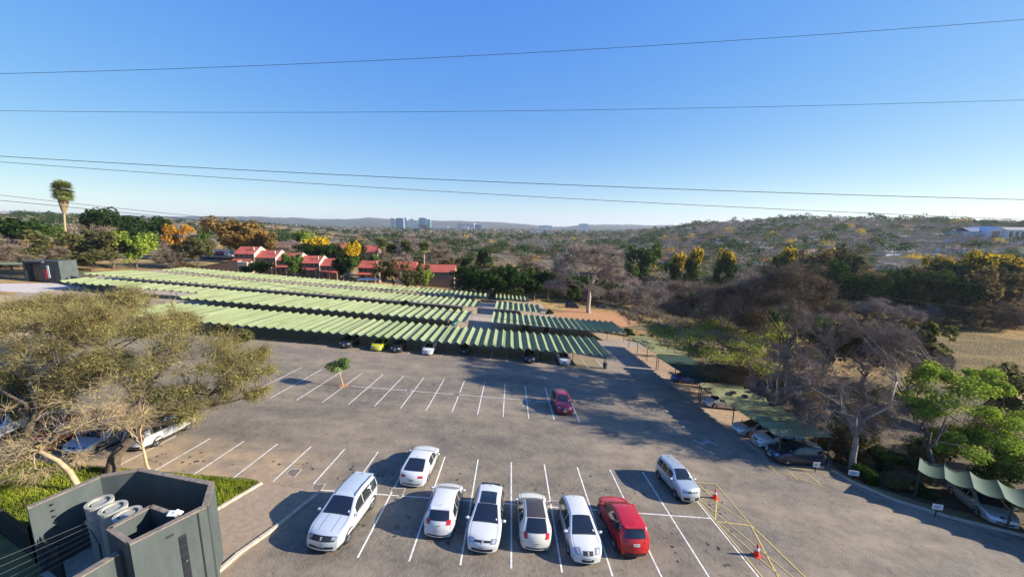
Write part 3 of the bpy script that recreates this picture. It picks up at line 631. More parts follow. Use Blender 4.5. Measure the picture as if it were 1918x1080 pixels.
COUPE = dict(HATCH, L=4.18, W=1.84, R=.34, wheels=(-1.24, 1.23), zb=.17, belt=(.86, .78), tumble=.42, head=(.52, .66), tail=(.66, .78), rplate=.56, tailv=(.6, .99), grille=(.34, .6, .33), wind=(.14, .42), rear=(-.86, -.42), side=(-.42, -.02, .3), spoiler=0, doors=(-.2, .36),
             top=[(-1, .58), (-.985, .76), (-.93, .88), (-.86, .94), (-.4, 1.29), (-.2, 1.34), (-.02, 1.34), (.12, 1.28), (.43, .91), (.65, .85), (.87, .74), (.95, .62), (1, .45)])
SEDAN = dict(HATCH, L=4.5, W=1.78, R=.32, wheels=(-1.3, 1.35), belt=(.95, .86), rear=(-.66, -.36), side=(-.5, -.2, .08, .36), spoiler=0, tail=(.72, .92), rplate=.72,
             top=[(-1, .6), (-.985, .84), (-.93, .98), (-.68, 1.02), (-.36, 1.38), (-.2, 1.44), (-.02, 1.45), (.18, 1.38), (.46, .98), (.68, .9), (.87, .8), (.95, .68), (1, .52)])
VAN = dict(SUV, L=5.2, W=1.95, top=[(-1, .7), (-.99, 1.1), (-.97, 1.3), (-.93, 1.85), (-.9, 1.93), (-.4, 1.98), (.25, 1.96), (.45, 1.85), (.72, 1.2), (.8, 1.12), (.92, .98), (.97, .8), (1, .6)], wind=(.46, .71), rear=(-.965, -.925), side=(-.9, -.4, .1, .55), belt=(1.15, 1.1), rails=0, ribs=0, hood_creases=0)
white = paint('white', (.56, .56, .555)); cream = paint('cream', (.6, .57, .48)); silver = paint('silver', (.5, .53, .55), .5, .35); pale = paint('palesilver', (.6, .64, .65), .35, .32)
red = paint('red', (.42, .008, .012)); maroon = paint('maroon', (.26, .012, .03), .15); blackp = paint('black', (.012, .012, .014)); navy = paint('navy', (.015, .025, .05), .3); lime = paint('lime', (.45, .45, .03)); teal = paint('teal', (.02, .2, .25)); blue = paint('blue', (.03, .08, .3))
FC = -PI/2; AW = PI/2; GN = 'cars in the nearest double row of bays'
make_car('parked_suv', 'pale silver large SUV with ribbed roof facing the camera, leftmost of the front row', SUV, pale, -8.95, 18.15, FC-.09, GN)
make_car('parked_coupe', 'white low coupe seen from behind, alone in the row beyond the silver SUV', dict(COUPE), white, -6.2, 23.75, AW-.05, GN)
make_car('parked_hatchback', 'white hatchback seen from behind with dark rear window, right of the silver SUV', dict(HATCH, L=3.85), white, -3.75, 19.35, AW-.02, GN)
make_car('parked_hatchback', 'white sporty hatchback facing the camera with black panoramic roof glass', dict(GOLF, spoilermat=m_black, pano=1), white, -1.25, 18.75, FC-.05, GN)
bpy.context.view_layer.update()
make_car('parked_hatchback', 'cream hatchback seen from behind with dark brown roof', SWIFT, cream, 1.38, 18.95, AW+.02, GN, roofmat=pmat('brown_roof', (.055, .045, .04), .25, spec=.6))
make_car('parked_hatchback', 'white small hatchback facing the camera, left of the red crossover', POLO, white, 3.88, 18.4, FC+.06, GN)
make_car('parked_crossover', 'bright red crossover seen from behind with black lower bumper', dict(CROSS, spoiler=1, L=4.0), red, 6.5, 19.05, AW+.07, GN)
make_car('parked_compact', 'small light silver high riding car with black bumper in tree shadow', MINI, silver, 11.9, 23.95, FC+.10, GN)
make_car('parked_crossover', 'maroon crossover alone in the middle row of bays', dict(CROSS, L=3.95, rails=1), maroon, 5.5, 37.3, FC+.03)
G1 = 'cars under the nearest long shade roof'
for lab, sp_, pt_, x, y, h in [('black car under the long roof, left of the yellow one', CROSS, blackp, -25.1, 56.2, FC), ('yellow green hatchback under the long shade roof', HATCH, lime, -20.3, 55.9, FC), ('black hatchback under the long roof, right of the yellow one', HATCH, blackp, -17.4, 55.9, FC),
                              ('white car under the long roof near the middle bays', POLO, white, -12.6, 56.0, FC), ('dark grey car parked deep beneath the long shade roof', SEDAN, navy, -7.4, 58.8, FC), ('black car under the long roof, left of the white blue one', CROSS, blackp, 2.9, 56.2, FC), ('white crossover at the right end of the long roof, nose in sun', CROSS, white, 8.3, 56.5, FC+.03)]:
    make_car('parked_car', lab, sp_, pt_, x, y, h, G1)
for lab, sp_, pt_, px, py, h in [('dark blue car between the first and second shade roofs', HATCH, teal, 848, 609, FC), ('black car behind the right half of the nearest roof', HATCH, blackp, 984, 618, FC), ('black car half hidden behind the second roof', SEDAN, blackp, 757, 571, FC),
                                 ('dark pick-up beyond the soil bed near the fence', VAN, navy, 1072, 577, 0.), ('grey car beside the pale trunk, by the fence', SEDAN, navy, 1128, 578, .1)]:
    q = gp(px, py); make_car('parked_car', lab, sp_, pt_, q.x, q.y+1, h, 'cars between the farther roofs')
G2 = 'cars along the right side of the drive'
for lab, sp_, pt_, x, y, h in [('white pick-up nosing out from the olive roof', HATCH, white, 25.3, 41.6, PI-.05), ('light blue silver sedan with its nose out of the olive roof', SEDAN, silver, 24.7, 34.3, PI), ('white crossover half under the olive roof end', CROSS, white, 25.0, 31.7, PI-.05),
                               ('black crossover at the end of the olive roof by the yellow marks', CROSS, navy, 24.6, 29.4, PI+.06), ('dark blue car in the deep green roof shadow', HATCH, blue, 25.4, 51.0, PI), ('silver sedan under the corner shade roof', SEDAN, silver, 34.3, 24.2, -2.0)]:
    make_car('parked_car', lab, sp_, pt_, x, y, h, G2)
G3 = 'cars behind the leafy tree on the left'
for lab, sp_, pt_, x, y, h in [('white crossover seen through branches, its roof catching the sun', CROSS, white, -25.6, 25.4, AW), ('silver car bonnet below the leafy tree', SEDAN, silver, -28.2, 24.3, FC), ('bright red car behind the bare branches', HATCH, red, -30.8, 24.2, FC), ('grey white pick-up at the left edge', VAN, pale, -35.6, 24.9, FC+.3), ('white sedan behind the left edge branches', SEDAN, white, -39.5, 27.5, FC+.3)]:
    make_car('parked_car', lab, sp_, pt_, x, y, h, G3)

# ------------------------------------------------------------------ cones, signs, bin
m_cone = pmat('cone_orange', (.75, .05, .02), .5); m_white = pmat('sign_white', (.75, .75, .72), .5)
for lab, px, py in [('orange traffic cone beside the silver compact car', 1339, 933), ('orange traffic cone nearest the camera, on the yellow lines', 1417, 1040)]:
    q = gp(px, py); c = thing('traffic_cone', lab, 'traffic cone', (q.x, q.y, Tz(q.x, q.y)+.012), rnd.uniform(0, 1), 'orange traffic cones')
    MB().box(-.19, .19, -.19, .19, 0, .045).build('base', m_cone, c)
    MB().lathe([(.15, .04), (.125, .2), (.1, .36)], 16).lathe([(.072, .52), (.035, .74), (.0, .745)], 16).build('cone', m_cone, c, smooth=True)
    MB().lathe([(.1, .36), (.072, .52)], 16).build('reflective_band', m_white, c, smooth=True)
def lowsign(px, py, lab, w_=.55, h_=.4, rz=0., hgt=.9):
    q = gp(px, py); s = thing('notice_board', lab, 'sign', (q.x, q.y, Tz(q.x, q.y)), rz)
    MB().box(-w_/2, w_/2, -.015, .015, hgt-h_, hgt).build('board', m_white, s)
    MB().box(-.03, .03, .018, .06, -.1, hgt-.05).build('post', m_dark, s)
    for k in range(3): MB().box(-w_*.36, w_*.3-.05*k, -.02, -.016, hgt-h_*(.3+.22*k), hgt-h_*(.22+.22*k)).build('lettering', m_seam, s)
lowsign(1527, 884, 'small white board at the olive roof end post'); lowsign(1597, 898, 'tilted white board in the hedge shadow', .7, .4, -.3, .8); lowsign(1752, 968, 'white board low beside the dark corner kerb', .6, .4, -.2, 1.)
q = gp(1133, 690); b = thing('litter_bin', 'dark litter bin at the right end of the long shade roof', 'bin', (q.x, q.y, q.z)); MB().lathe([(.28, 0), (.33, .85), (.36, .88), (.36, .93), (.0, .95)], 12).build('barrel', m_post, b); MB().lathe([(.37, .6), (.37, .66)], 12).build('rim_band', m_dark, b)
q = gp(1023, 622); b = thing('utility_box', 'small dark box on legs behind the long shade roof', 'box', (q.x, q.y, q.z)); MB().box(-.5, .5, -.3, .3, .35, 1.3).build('cabinet', m_dark, b)
for sx_ in (-.45, .45): MB().box(sx_-.04, sx_+.04, -.2, .2, -.1, .35).build('leg', m_dark, b)

# ------------------------------------------------------------------ grey walled yard, bottom left
def wallseg(nm, a, b, z0, z1, th, root, mat=m_grey, cope=True):
    a = Vector(a); b = Vector(b); d = (b-a).normalized(); n = Vector((-d.y, d.x))*th/2
    poly = [tuple(a-n), tuple(b-n), tuple(b+n), tuple(a+n)]
    z1a, z1b = z1 if isinstance(z1, tuple) else (z1, z1); Ld = (b-a).length
    zt = lambda x, y: z1a + (z1b-z1a)*((Vector((x, y))-a).dot(d)/Ld)
    o = MB().prism(poly, z0, zt).build(nm, mat, root)
    if cope:
        n2 = n*1.12; e = d*.0
        MB().prism([tuple(a-n2-e), tuple(b-n2+e), tuple(b+n2+e), tuple(a+n2-e)], lambda x, y: zt(x, y)+.002, lambda x, y: zt(x, y)+.05).build('coping', m_cope, root)
    return o
yard = thing('walled_yard', 'dark grey roofless walled yard with concrete coping', 'building', (0, 0, 0))
ZT = 3.3; ZF = -.4
A_, C_, D_, E_, F_, G_ = (-17.66, 16.25), (-13.5, 15.32), (-12.72, 14.0), (-13.95, 12.05), (-19.0, 15.75), (-20.0, 13.85)
wallseg('wall', G_, F_, ZF-.3, (3.22, ZT), .2, yard); wallseg('wall', F_, A_, ZF-.5, ZT, .2, yard); wallseg('wall', A_, C_, ZF-.9, ZT, .2, yard); wallseg('wall', C_, D_, ZF-.9, ZT-.02, .2, yard)
wallseg('wall', D_, E_, ZF-.9, (ZT-.04, ZT), .2, yard)
shaft = MB()
for a, b in [((-15.45, 12.78), (-14.95, 13.95)), ((-14.95, 13.95), (-13.4, 13.45)), ((-15.45, 12.78), (-13.95, 12.12))]: wallseg('shaft_wall', a, b, ZF-.9, ZT-.03, .16, yard)
MB().prism([(-15.4, 12.75), (-14.9, 13.9), (-13.3, 13.4), (-14, 12.2)], ZT-2.2, ZT-2.1).build('shaft_floor', m_dark, yard)
wallseg('wall', (-14.6, 12.2), (-15.9, 9.6), ZF-.9, (2.75, 2.6), .26, yard)
# slot window and vent on the lit face
fd = (Vector(D_)-Vector(E_)).normalized(); fn = Vector((fd.y, -fd.x))
def onface(u, v0, v1, u1, off, nm, mat, par):
    a = Vector(E_)+fd*u+fn*(.1+off); b = Vector(E_)+fd*u1+fn*(.1+off); n = fn*.02
    return MB().prism([tuple(a-n), tuple(b-n), tuple(b+n), tuple(a+n)], v0, v1).build(nm, mat, par)
wn = onface(1.32, .1, 2.62, 1.56, .0, 'slot_window', m_black, yard)
for k in range(6): onface(1.34, .2+k*.4, .5+k*.4, 1.54, .012, 'pane', m_glass, wn)
onface(.98, 2.82, 2.9, 1.2, .01, 'vent', m_dark, yard); onface(1.98, -.5, 3.2, 2.03, .005, 'expansion_joint', m_black, yard)
lg = onface(1.42, 1.42, 1.5, 1.5, .05, 'lamp', m_chrome, yard)
MB().prism([(-19.9, 13.7), (-19, 15.7), (-17.6, 16.2), (-13.6, 15.2), (-12.8, 14), (-14.0, 12.2), (-15.4, 12.8)], -.5, -.42+.6).build('yard_floor', m_conc, yard)
# steel rungs up the lit wall
for k in range(9):
    v = Vector(G_)*(.72)+Vector(F_)*.28; z = 3.0-k*.28
    MB().box(v.x+.08, v.x+.2, v.y-.1, v.y-.04, z, z+.04).build('rung', m_dark, yard)
for i, (x, y) in enumerate([(-18.05, 14.75), (-17.1, 14.42), (-16.15, 14.1)]):
    v = thing('vent_stack', ['concrete ventilation cylinder farthest left in the grey yard', 'middle concrete ventilation cylinder in the grey yard', 'concrete ventilation cylinder touching the roofless shaft'][i], 'vent', (x, y, .15), .4, 'round concrete vent stacks')
    MB().lathe([(.44, 0), (.44, 2.55), (.46, 2.56), (.46, 2.68), (.34, 2.68), (.34, 2.2)], 28).build('pipe', m_conc, v, smooth=False)
    MB().lathe([(.25, 2.5), (.25, 2.62), (.001, 2.62)], 24).build('cap', m_conc, v)
    for k in range(3): MB().box(.2, .38, -.05, .05, 2.54, 2.6, Matrix.Rotation(k*2.094+.7, 4, 'Z')).build('bracket', m_conc, v)
lt = thing('debris', 'white broken plastic sheet lying on the shaft corner', 'debris', (-13.55, 13.5, ZT+.03)); MB().box(-.25, .1, -.1, .12, 0, .05, Matrix.Rotation(.5, 4, 'X')).build('shard', m_white, lt); MB().box(-.05, .22, -.02, .16, .04, .08, Matrix.Rotation(.4, 4, 'Y')).build('shard', m_white, lt)
# palisade fences
def palisade(pts, hgt, label, step=.16, cat='fence'):
    f = thing('palisade_fence', label, cat, (pts[0][0], pts[0][1], Tz(*pts[0]))); b = f.location
    pale_ = mesh('pale', *(lambda m: (m.v, m.f))(MB().box(-.035, .035, -.012, .012, 0, hgt-.08).add([(-.035, 0, hgt-.08), (.035, 0, hgt-.08), (0, 0, hgt+.05)], [(0, 1, 2)])))
    P = [Vector(p) for p in pts]
    for a, c in zip(P[:-1], P[1:]):
        n = int((c-a).length/step); d = (c-a); ang = math.atan2(d.y, d.x)
        for i in range(n):
            p = a+d*i/n; link('pale', pale_, m_dark, f, (p.x-b.x, p.y-b.y, Tz(p.x, p.y)-b.z), ang)
        for h in (.3, hgt-.35):
            MB().tube([(a.x-b.x, a.y-b.y, Tz(*a)+h-b.z), (c.x-b.x, c.y-b.y, Tz(*c)+h-b.z)], .035, 4).build('rail', m_dark, f)
        for p in (a, c): MB().box(-.05, .05, -.05, .05, -.2, hgt+.1).build('post', m_dark, f, (p.x-b.x, p.y-b.y, Tz(p.x, p.y)-b.z))
    return f
palisade([(-24.2, 15.7), (-20.7, 14.3), (-18.4, 13.35)], 1.75, 'dark palisade fence left of the grey walled yard')
palisade([(-16.3, 12.5), (-17.6, 9.2)], 1.5, 'dark palisade fence under the electric wires')
ef = thing('electric_fence', 'stack of parallel electric fence wires at the bottom left corner', 'fence', (0, 0, 0))
wa, wb = at(160, 979, 13.9), at(0, 1046, 12.4)
for k in range(11):
    a = at(160+2.4*k, 979+3.6*k, 13.7-.06*k); bq = at(-60, 1070+8.2*k, 11.9-.02*k)
    MB().tube([a, a.lerp(bq, .5)+Vector((0, 0, -.02)), bq], .008, 4).build('wire', m_wire if k % 2 else pmat('bare_wire', (.3, .3, .28), .4, .6), ef)
pa = at(160, 979, 13.7); pb = at(186, 1018, 13.0)
MB().tube([pa+Vector((0, 0, .1)), pb, Vector((pb.x, pb.y, -.3))], .03, 5).build('post', m_dark, ef)
tag(MB().tube([(-24.6, 16.0, -.5), (-24.6, 16.0, 3.2)], .07, 8).build('fence_pole', m_post), 'tall thin grey pole at the left edge beside the palisade', 'pole')

# ------------------------------------------------------------------ power lines
def cable(pts, r, label):
    P = [at(*p) for p in pts]; n = 48; out = []
    for i in range(n+1):
        u = i/n; l = [(1-u)*(1-2*u), 4*u*(1-u), u*(2*u-1)]; out.append(P[0]*l[0]+P[1]*l[1]+P[2]*l[2])
    tag(MB().tube(out, r, 5).build('power_line', m_wire), label, 'power line', 'overhead power lines')
cable([(-260, 143, 26), (900, 104, 26), (2200, 14, 26)], .013, 'topmost overhead power line, rising to the right')
cable([(-260, 203, 28), (900, 208.5, 28), (2200, 178, 28)], .012, 'second overhead power line from the top')
cable([(-260, 276, 24), (960, 342, 24), (2200, 380, 24)], .017, 'third overhead line, the darker of the pair crossing mid sky')
cable([(-260, 283, 26), (960, 366, 26), (2200, 421, 26)], .015, 'fourth overhead line just below the dark one')
cable([(-260, 332, 40), (700, 437, 40), (2200, 560, 40)], .02, 'upper of two thin wires passing the palm crown')
cable([(-260, 352, 38), (700, 448, 38), (2200, 622, 38)], .024, 'lower of two thin wires passing the palm crown')
cable([(-260, 402, 34), (700, 562, 34), (2200, 765, 34)], .018, 'lowest wire, sagging over the shade roofs')

# ------------------------------------------------------------------ trees
def blobs(r, W, H, base, flat, K):
    """lumpy crown: K sub-ellipsoids; returns centres and radii"""
    c = []
    for i in range(K):
        a = r.uniform(0, 2*PI); q = math.sqrt(r.uniform(0, 1))*.62; z = r.uniform(-1, 1)*(.6 if flat else .75)
        q *= math.sqrt(max(.12, 1-z*z*.7)); s = r.uniform(.26, .42)*(1. if not flat else .8)
        c.append((q*math.cos(a)*W/2, q*math.sin(a)*W/2, base+(H-base)*(.5+z*.34), s*W/2*1.15, s*(H-base)*(.75 if not flat else .95)))
    return np.array(c)
def split(B, m, s=.5, seed=0):
    r = np.random.RandomState(seed+len(B)); B = np.array(B, float); v = r.normal(size=(len(B), m, 3)); v /= np.linalg.norm(v, axis=2, keepdims=True)
    v[..., 2] = v[..., 2]*.8+.1; q = B[:, None, :].repeat(m, 1); q[..., :3] += v*np.stack([B[:, 3], B[:, 3], B[:, 4]], 1)[:, None]*r.uniform(.3, 1.05, (len(B), m, 1)); q[..., 3:] *= s*r.uniform(.6, 1.2, (len(B), m, 1)); return q.reshape(-1, 5)
def in_crown(r, B, n, shell=.55):
    k = r.randint(0, len(B), n); v = r.normal(size=(n, 3)); v /= np.linalg.norm(v, axis=1, keepdims=True)
    rad = shell + (1-shell)*r.rand(n)**.5; rad[r.rand(n) < .15] *= .6
    b = B[k]; return b[:, :3] + v*rad[:, None]*np.stack([b[:, 3], b[:, 3], b[:, 4]], 1), v
def leaves(r, P, N, size, up=.5, asp=1.5):
    n = len(P); nn = N*.7 + r.normal(size=(n, 3))*.6; nn[:, 2] += up; nn /= np.linalg.norm(nn, axis=1, keepdims=True)
    a = np.cross(nn, r.normal(size=(n, 3))); a /= np.linalg.norm(a, axis=1, keepdims=True)+1e-9; b = np.cross(nn, a)
    s = (size*r.uniform(.6, 1.4, n))[:, None]; a = a*s*asp/2; b = b*s/2
    V = np.stack([P-a, P-b*.9, P+a, P+b], 1).reshape(-1, 3); return V, np.arange(4*n).reshape(n, 4)
def sticks(r, P, D, ln, wd):
    n = len(P); D = D/(np.linalg.norm(D, axis=1, keepdims=True)+1e-9); a = np.cross(D, r.normal(size=(n, 3))); a /= np.linalg.norm(a, axis=1, keepdims=True)+1e-9
    l = (ln*r.uniform(.6, 1.4, n))[:, None]; m = P + D*l*.55 + r.normal(size=(n, 3))*l*.06; e = P + D*l + r.normal(size=(n, 3))*l*.14
    b = np.cross(D, a)
    V = np.stack([P-a*wd/2, P+a*wd/2, m+a*wd*.3, m-a*wd*.3, e], 1).reshape(-1, 3); i = np.arange(n)[:, None]*5
    F = np.concatenate([i+np.array([[0, 1, 2, 3]]), i+np.array([[3, 2, 4, 4]])]); F = F[:n]
    V2 = np.stack([P-a*wd/2, P+a*wd/2, e+a*wd*.12, e-a*wd*.12], 1).reshape(-1, 3)
    mid = np.stack([P-a*wd/2, P+a*wd/2, m+a*wd*.35, m-a*wd*.35, m-a*wd*.35, m+a*wd*.35, e+a*wd*.1, e-a*wd*.1], 1).reshape(-1, 3)
    return mid, np.arange(8*n).reshape(2*n, 4)
def limbs(r, base, fork, B, N1, N2, N3, r0, wig=.08, k0=7):
    """trunk to crown skeleton; every outer point hangs on the nearest inner one"""
    mb = MB(); base = np.array(base, float); fork = np.array(fork, float)
    def curve(p0, d0, p1, n, w_):
        L_ = np.linalg.norm(p1-p0); c1 = p0+d0*L_*.4; u = np.linspace(0, 1, n+1)[:, None]
        q = (1-u)**2*p0+2*u*(1-u)*c1+u*u*p1; q[1:-1] += r.normal(size=(n-1, 3))*L_*w_; return q
    tr = curve(base, np.array([0, 0, 1.]), fork, 4, .015); mb.tube(tr, list(np.linspace(r0*1.25, r0*.85, 5)), k0 if r0 > .1 else 5, False)
    pts = [fork]; dirs = [(fork-base)/np.linalg.norm(fork-base)]; rad = [r0*.8]
    for lev, (N, sh, kk) in enumerate(((N1, .1, 6), (N2, .35, 4), (N3, .6, 3))):
        P, _ = in_crown(r, B, N, sh); src = np.array(pts); sd_ = np.array(dirs); sr = np.array(rad)
        if lev == 0: P[:, 2] = fork[2] + (P[:, 2]-fork[2])*.75
        np_, nd, nr_ = [], [], []
        for p in P:
            dd = np.linalg.norm(src-p, axis=1) + np.maximum(0, np.linalg.norm(src-fork, axis=1)-np.linalg.norm(p-fork))*2
            dd = dd + r.rand(len(dd))*dd.min()*.35
            j = int(np.argmin(dd)); L_ = np.linalg.norm(p-src[j])
            if L_ < 1e-3: continue
            ro = sr[j]*(.62, .55, .5)[lev] if lev else r0*r.uniform(.28, .5); ro = max(ro, .009 if r0 < .5 else .03); re = ro*(.45, .4, .35)[lev]
            n = (6, 4, 3)[lev]; d0 = sd_[j]*.8+(p-src[j])/L_*.5; q = curve(src[j], d0/np.linalg.norm(d0), p, n, wig*(.6, 1, 1.2)[lev])
            mb.tube(q, list(np.linspace(ro, re, n+1)), kk, False)
            for t_ in range(1, n+1):
                np_.append(q[t_]); dv = q[t_]-q[t_-1]; nd.append(dv/(np.linalg.norm(dv)+1e-9)); nr_.append(ro+(re-ro)*t_/n)
        if lev == 0: pts = np_; dirs = nd; rad = nr_
        else: pts = list(pts)+np_; dirs = list(dirs)+nd; rad = list(rad)+nr_
        last = (np.array(np_), np.array(nd))
    return mb, last
def make_tree_meshes(kind, seed, sp_=0, H=10., W=10., base=.3, flat=False, K=8, N=(6, 30, 110), nleaf=2600, leaf=.32, twigs=1600, tw=(1.1, .03), r0=.2, fork=None, bare=False, B=None, b0=(0, 0, 0), shell=.55, wig=.08):
    r = np.random.RandomState(seed); B = blobs(r, W, H, H*base, flat, K) if B is None else np.array(B, float)
    if sp_: B = split(B, 4, .55, seed)
    fork = fork or (r.uniform(-.03, .03)*W, r.uniform(-.03, .03)*W, H*base*.8)
    mb, (lp, ld) = limbs(r, b0, fork, B, *N, r0, wig)
    Vs, Fs, n = [], [], 0
    if twigs:
        j = r.randint(0, len(lp), twigs); cen = B[:, :3].mean(0); out = lp[j]-cen; out /= np.linalg.norm(out, axis=1, keepdims=True)+1e-9
        V, F = sticks(r, lp[j], ld[j]*.6+out*.5+r.normal(size=(twigs, 3))*.55, *tw); Vs.append(V); Fs.append(F+n); n += len(V)
    lv = None
    if nleaf:
        P, Nn = in_crown(r, B, nleaf, shell); lv = leaves(r, P, Nn, leaf)
    return mb, (np.concatenate(Vs), np.concatenate(Fs)) if Vs else None, lv
def build_tree(name, label, loc, meshes, bark, twigmat, leafm, group=None, rz=0, scale=None):
    t_ = thing(name, label, 'tree', loc, rz, group)
    if scale: t_.scale = scale
    mb, tg, lv = meshes; link('trunk', mesh('trunk', mb.v, mb.f, True), bark, t_)
    if tg: link('twigs' if lv else 'crown', mesh('twigs', *tg), twigmat, t_)
    if lv: link('crown', mesh('crown', *lv), leafm, t_)
    return t_
def g0(x, y): return (x, y, Tz(x, y)-.1)
# near trees ---------------------------------------------------------
def B_from(specs, loc): # (px,py,Y,rad_xy,rad_z) -> blobs local to loc
    return split([[*(at(px, py, Y)-Vector(loc)), rx, rz_] for px, py, Y, rx, rz_ in specs], 7, .55)
# big sparse leafy tree on the left, two crowns
l0 = g0(-24.4, 20.8)
build_tree('leafy_tree', 'large sparse yellow green tree leaning over the left bays, dark limbs reaching right', l0, make_tree_meshes('x', 11, N=(9, 90, 700), nleaf=10000, leaf=.075, twigs=20000, tw=(.75, .018), r0=.3, fork=(.9, .7, 2.1),
    B=B_from([(420, 670, 26, 2.4, 1.2), (345, 650, 26, 2.8, 1.4), (440, 745, 25, 1.5, .7), (300, 690, 25, 2.6, 1.5), (260, 610, 27, 2.8, 1.7), (380, 650, 27, 2.4, 1.2), (200, 680, 25, 2.6, 1.6), (330, 740, 24, 1.8, .9), (455, 670, 26, 1.8, .9), (250, 740, 24, 2., 1.), (285, 605, 28, 2.4, 1.2), (400, 720, 25, 2., 1.), (445, 675, 26, 2.2, 1.1), (370, 770, 23.5, 1.3, .6), (290, 775, 23, 1.4, .6), (470, 700, 25, 1.5, .8)], l0), shell=.02), m_bark, m_twigy, L['spring'])
l0 = g0(-31, 21.8)
build_tree('leafy_tree', 'olive brown twiggy tree filling the left edge behind the bare branches', l0, make_tree_meshes('x', 12, N=(9, 90, 600), nleaf=14000, leaf=.09, twigs=19000, tw=(.75, .02), r0=.24, fork=(.3, .5, 2.2),
    B=B_from([(130, 620, 28, 3.0, 1.8), (60, 660, 27, 3.2, 2.0), (180, 590, 30, 3., 1.5), (20, 720, 26, 2.6, 1.8), (110, 710, 26, 2.6, 1.4), (-40, 640, 28, 3, 2), (60, 610, 30, 2.6, 1.3), (160, 690, 25, 2.2, 1.2), (60, 750, 25, 2, 1.)], l0), shell=.02), m_bark, m_twigy, L['tan'])
l0 = g0(-42, 36)
build_tree('leafy_tree', 'tan twiggy tree behind the big leaning one, below the nearest roof end', l0, make_tree_meshes('x', 16, N=(8, 70, 400), nleaf=14000, leaf=.12, twigs=14000, tw=(.9, .028), r0=.2, fork=(.3, .5, 1.8),
    B=B_from([(230, 575, 39, 4, 1.6), (150, 570, 40, 4, 1.5), (285, 612, 36, 3, 1.), (80, 580, 38, 4, 1.6), (200, 620, 36, 4, 1.4)], l0), shell=.2), m_bark, m_twigy, L['tan'])
l0 = g0(-24.1, 18.9)
build_tree('bare_tree', 'pale trunked bare tree leaning left with drooping branches in front of the cars', l0, make_tree_meshes('x', 13, N=(9, 60, 260), nleaf=300, leaf=.1, twigs=3600, tw=(.7, .014), r0=.125, fork=(-2.2, .3, 2.4), wig=.06,
    B=B_from([(60, 830, 20, 1.8, .8), (130, 800, 20.5, 1.6, .7), (20, 860, 19.5, 1.6, .8), (190, 790, 20.5, 1.4, .7), (100, 870, 19.5, 1.2, .6), (240, 790, 20.5, .9, .6), (-40, 800, 21, 1.8, 1)], l0), shell=.1), m_barky, m_barky, L['spring'])
l0 = g0(-21.8, 20.6)
build_tree('bare_tree', 'slim pale bare tree between the yard wall and the silver bonnet', l0, make_tree_meshes('x', 14, N=(5, 20, 60), nleaf=150, leaf=.1, twigs=420, tw=(.6, .014), r0=.08, fork=(-.3, .1, 2.2), wig=.06,
    B=B_from([(200, 760, 22, 1.4, 1.2), (240, 720, 23, 1.4, 1.2), (160, 740, 22, 1.2, 1.)], l0), shell=.1), m_barky, m_barky, L['spring'])
# small tree in the bays
q = gp(642, 722); build_tree('young_tree', 'small green tree growing from a soil square in the middle bays', (q.x, q.y, q.z-.02), make_tree_meshes('x', 15, N=(5, 16, 50), nleaf=2600, leaf=.13, twigs=300, tw=(.3, .01), r0=.07, fork=(-.25, 0, 1.35),
    B=[[-.9, 0, 2.3, .85, .5], [-.1, .3, 2.6, .8, .5], [.35, 0, 2.8, .6, .45], [-1.3, .3, 2.2, .6, .35], [-.5, -.3, 2.1, .8, .4], [.3, .2, 2.2, .5, .4]], shell=.1), m_barky, m_twigy, leafmat('young_leaves', [(.14, .22, .07), (.3, .38, .13)], .05, .4))
MB().prism([(q.x+.62*math.cos(a)*rnd.uniform(.7, 1.1), q.y+.55*math.sin(a)*rnd.uniform(.7, 1.1)) for a in np.linspace(0, 2*PI, 12)[:-1]], lambda x, y: Tz(x, y)-.1, lambda x, y: Tz(x, y)+.03).build('soil_square', m_soil, lot)
# right side
l0 = g0(28.6, 28.2)
build_tree('bare_tree', 'big grey bare tree with pale limbs beside the olive shade roof end', l0, make_tree_meshes('x', 21, N=(10, 110, 900), nleaf=0, twigs=34000, tw=(.7, .02), r0=.22, fork=(.1, .3, 3.2), wig=.07,
    B=B_from([(1600, 680, 33, 3.2, 2.2), (1520, 690, 33, 2.8, 2.), (1690, 690, 34, 2.8, 2.), (1560, 618, 35, 3, 1.7), (1640, 618, 35, 3, 1.7), (1600, 760, 31, 3, 1.6), (1500, 760, 31, 2.2, 1.3), (1700, 760, 32, 2.2, 1.4), (1470, 660, 36, 2.4, 1.5), (1600, 720, 33, 4.5, 2.8), (1460, 720, 34, 2.4, 1.6), (1730, 670, 35, 2.4, 1.5)], l0), shell=.05), m_barkm, m_twigm, None)
l0 = g0(34.6, 27.6)
build_tree('leafy_tree', 'bright green leafy tree above the corner shade roof', l0, make_tree_meshes('x', 22, N=(7, 50, 160), nleaf=17000, leaf=.15, twigs=2500, tw=(.5, .015), r0=.2, fork=(-.2, .5, 2.8),
    B=B_from([(1800, 740, 30, 2.4, 1.6), (1870, 780, 30, 2.2, 1.5), (1760, 700, 31, 1.8, 1.2), (1850, 830, 29, 2., 1.1), (1790, 830, 28.5, 1.7, 1.), (1730, 760, 30, 1.4, 1.2), (1900, 830, 29, 1.7, 1.2), (1840, 710, 31, 1.6, 1.)], l0), shell=.15), m_bark, m_twigy, L['bright'])
def acacia(label, x, y, B, seed, leafm, nleaf, twigs, twm, r0=.28, leaf=.13, fork=(.2, .1, 3.), bark=m_bark, tw=(.8, .02), N=(9, 70, 380)):
    l = g0(x, y); return build_tree('umbrella_tree', label, l, make_tree_meshes('x', seed, N=N, nleaf=nleaf, leaf=leaf, twigs=twigs, tw=tw, r0=r0, fork=fork, B=B_from(B, l), shell=.4), bark, twm, leafm, 'flat topped trees right of the drive')
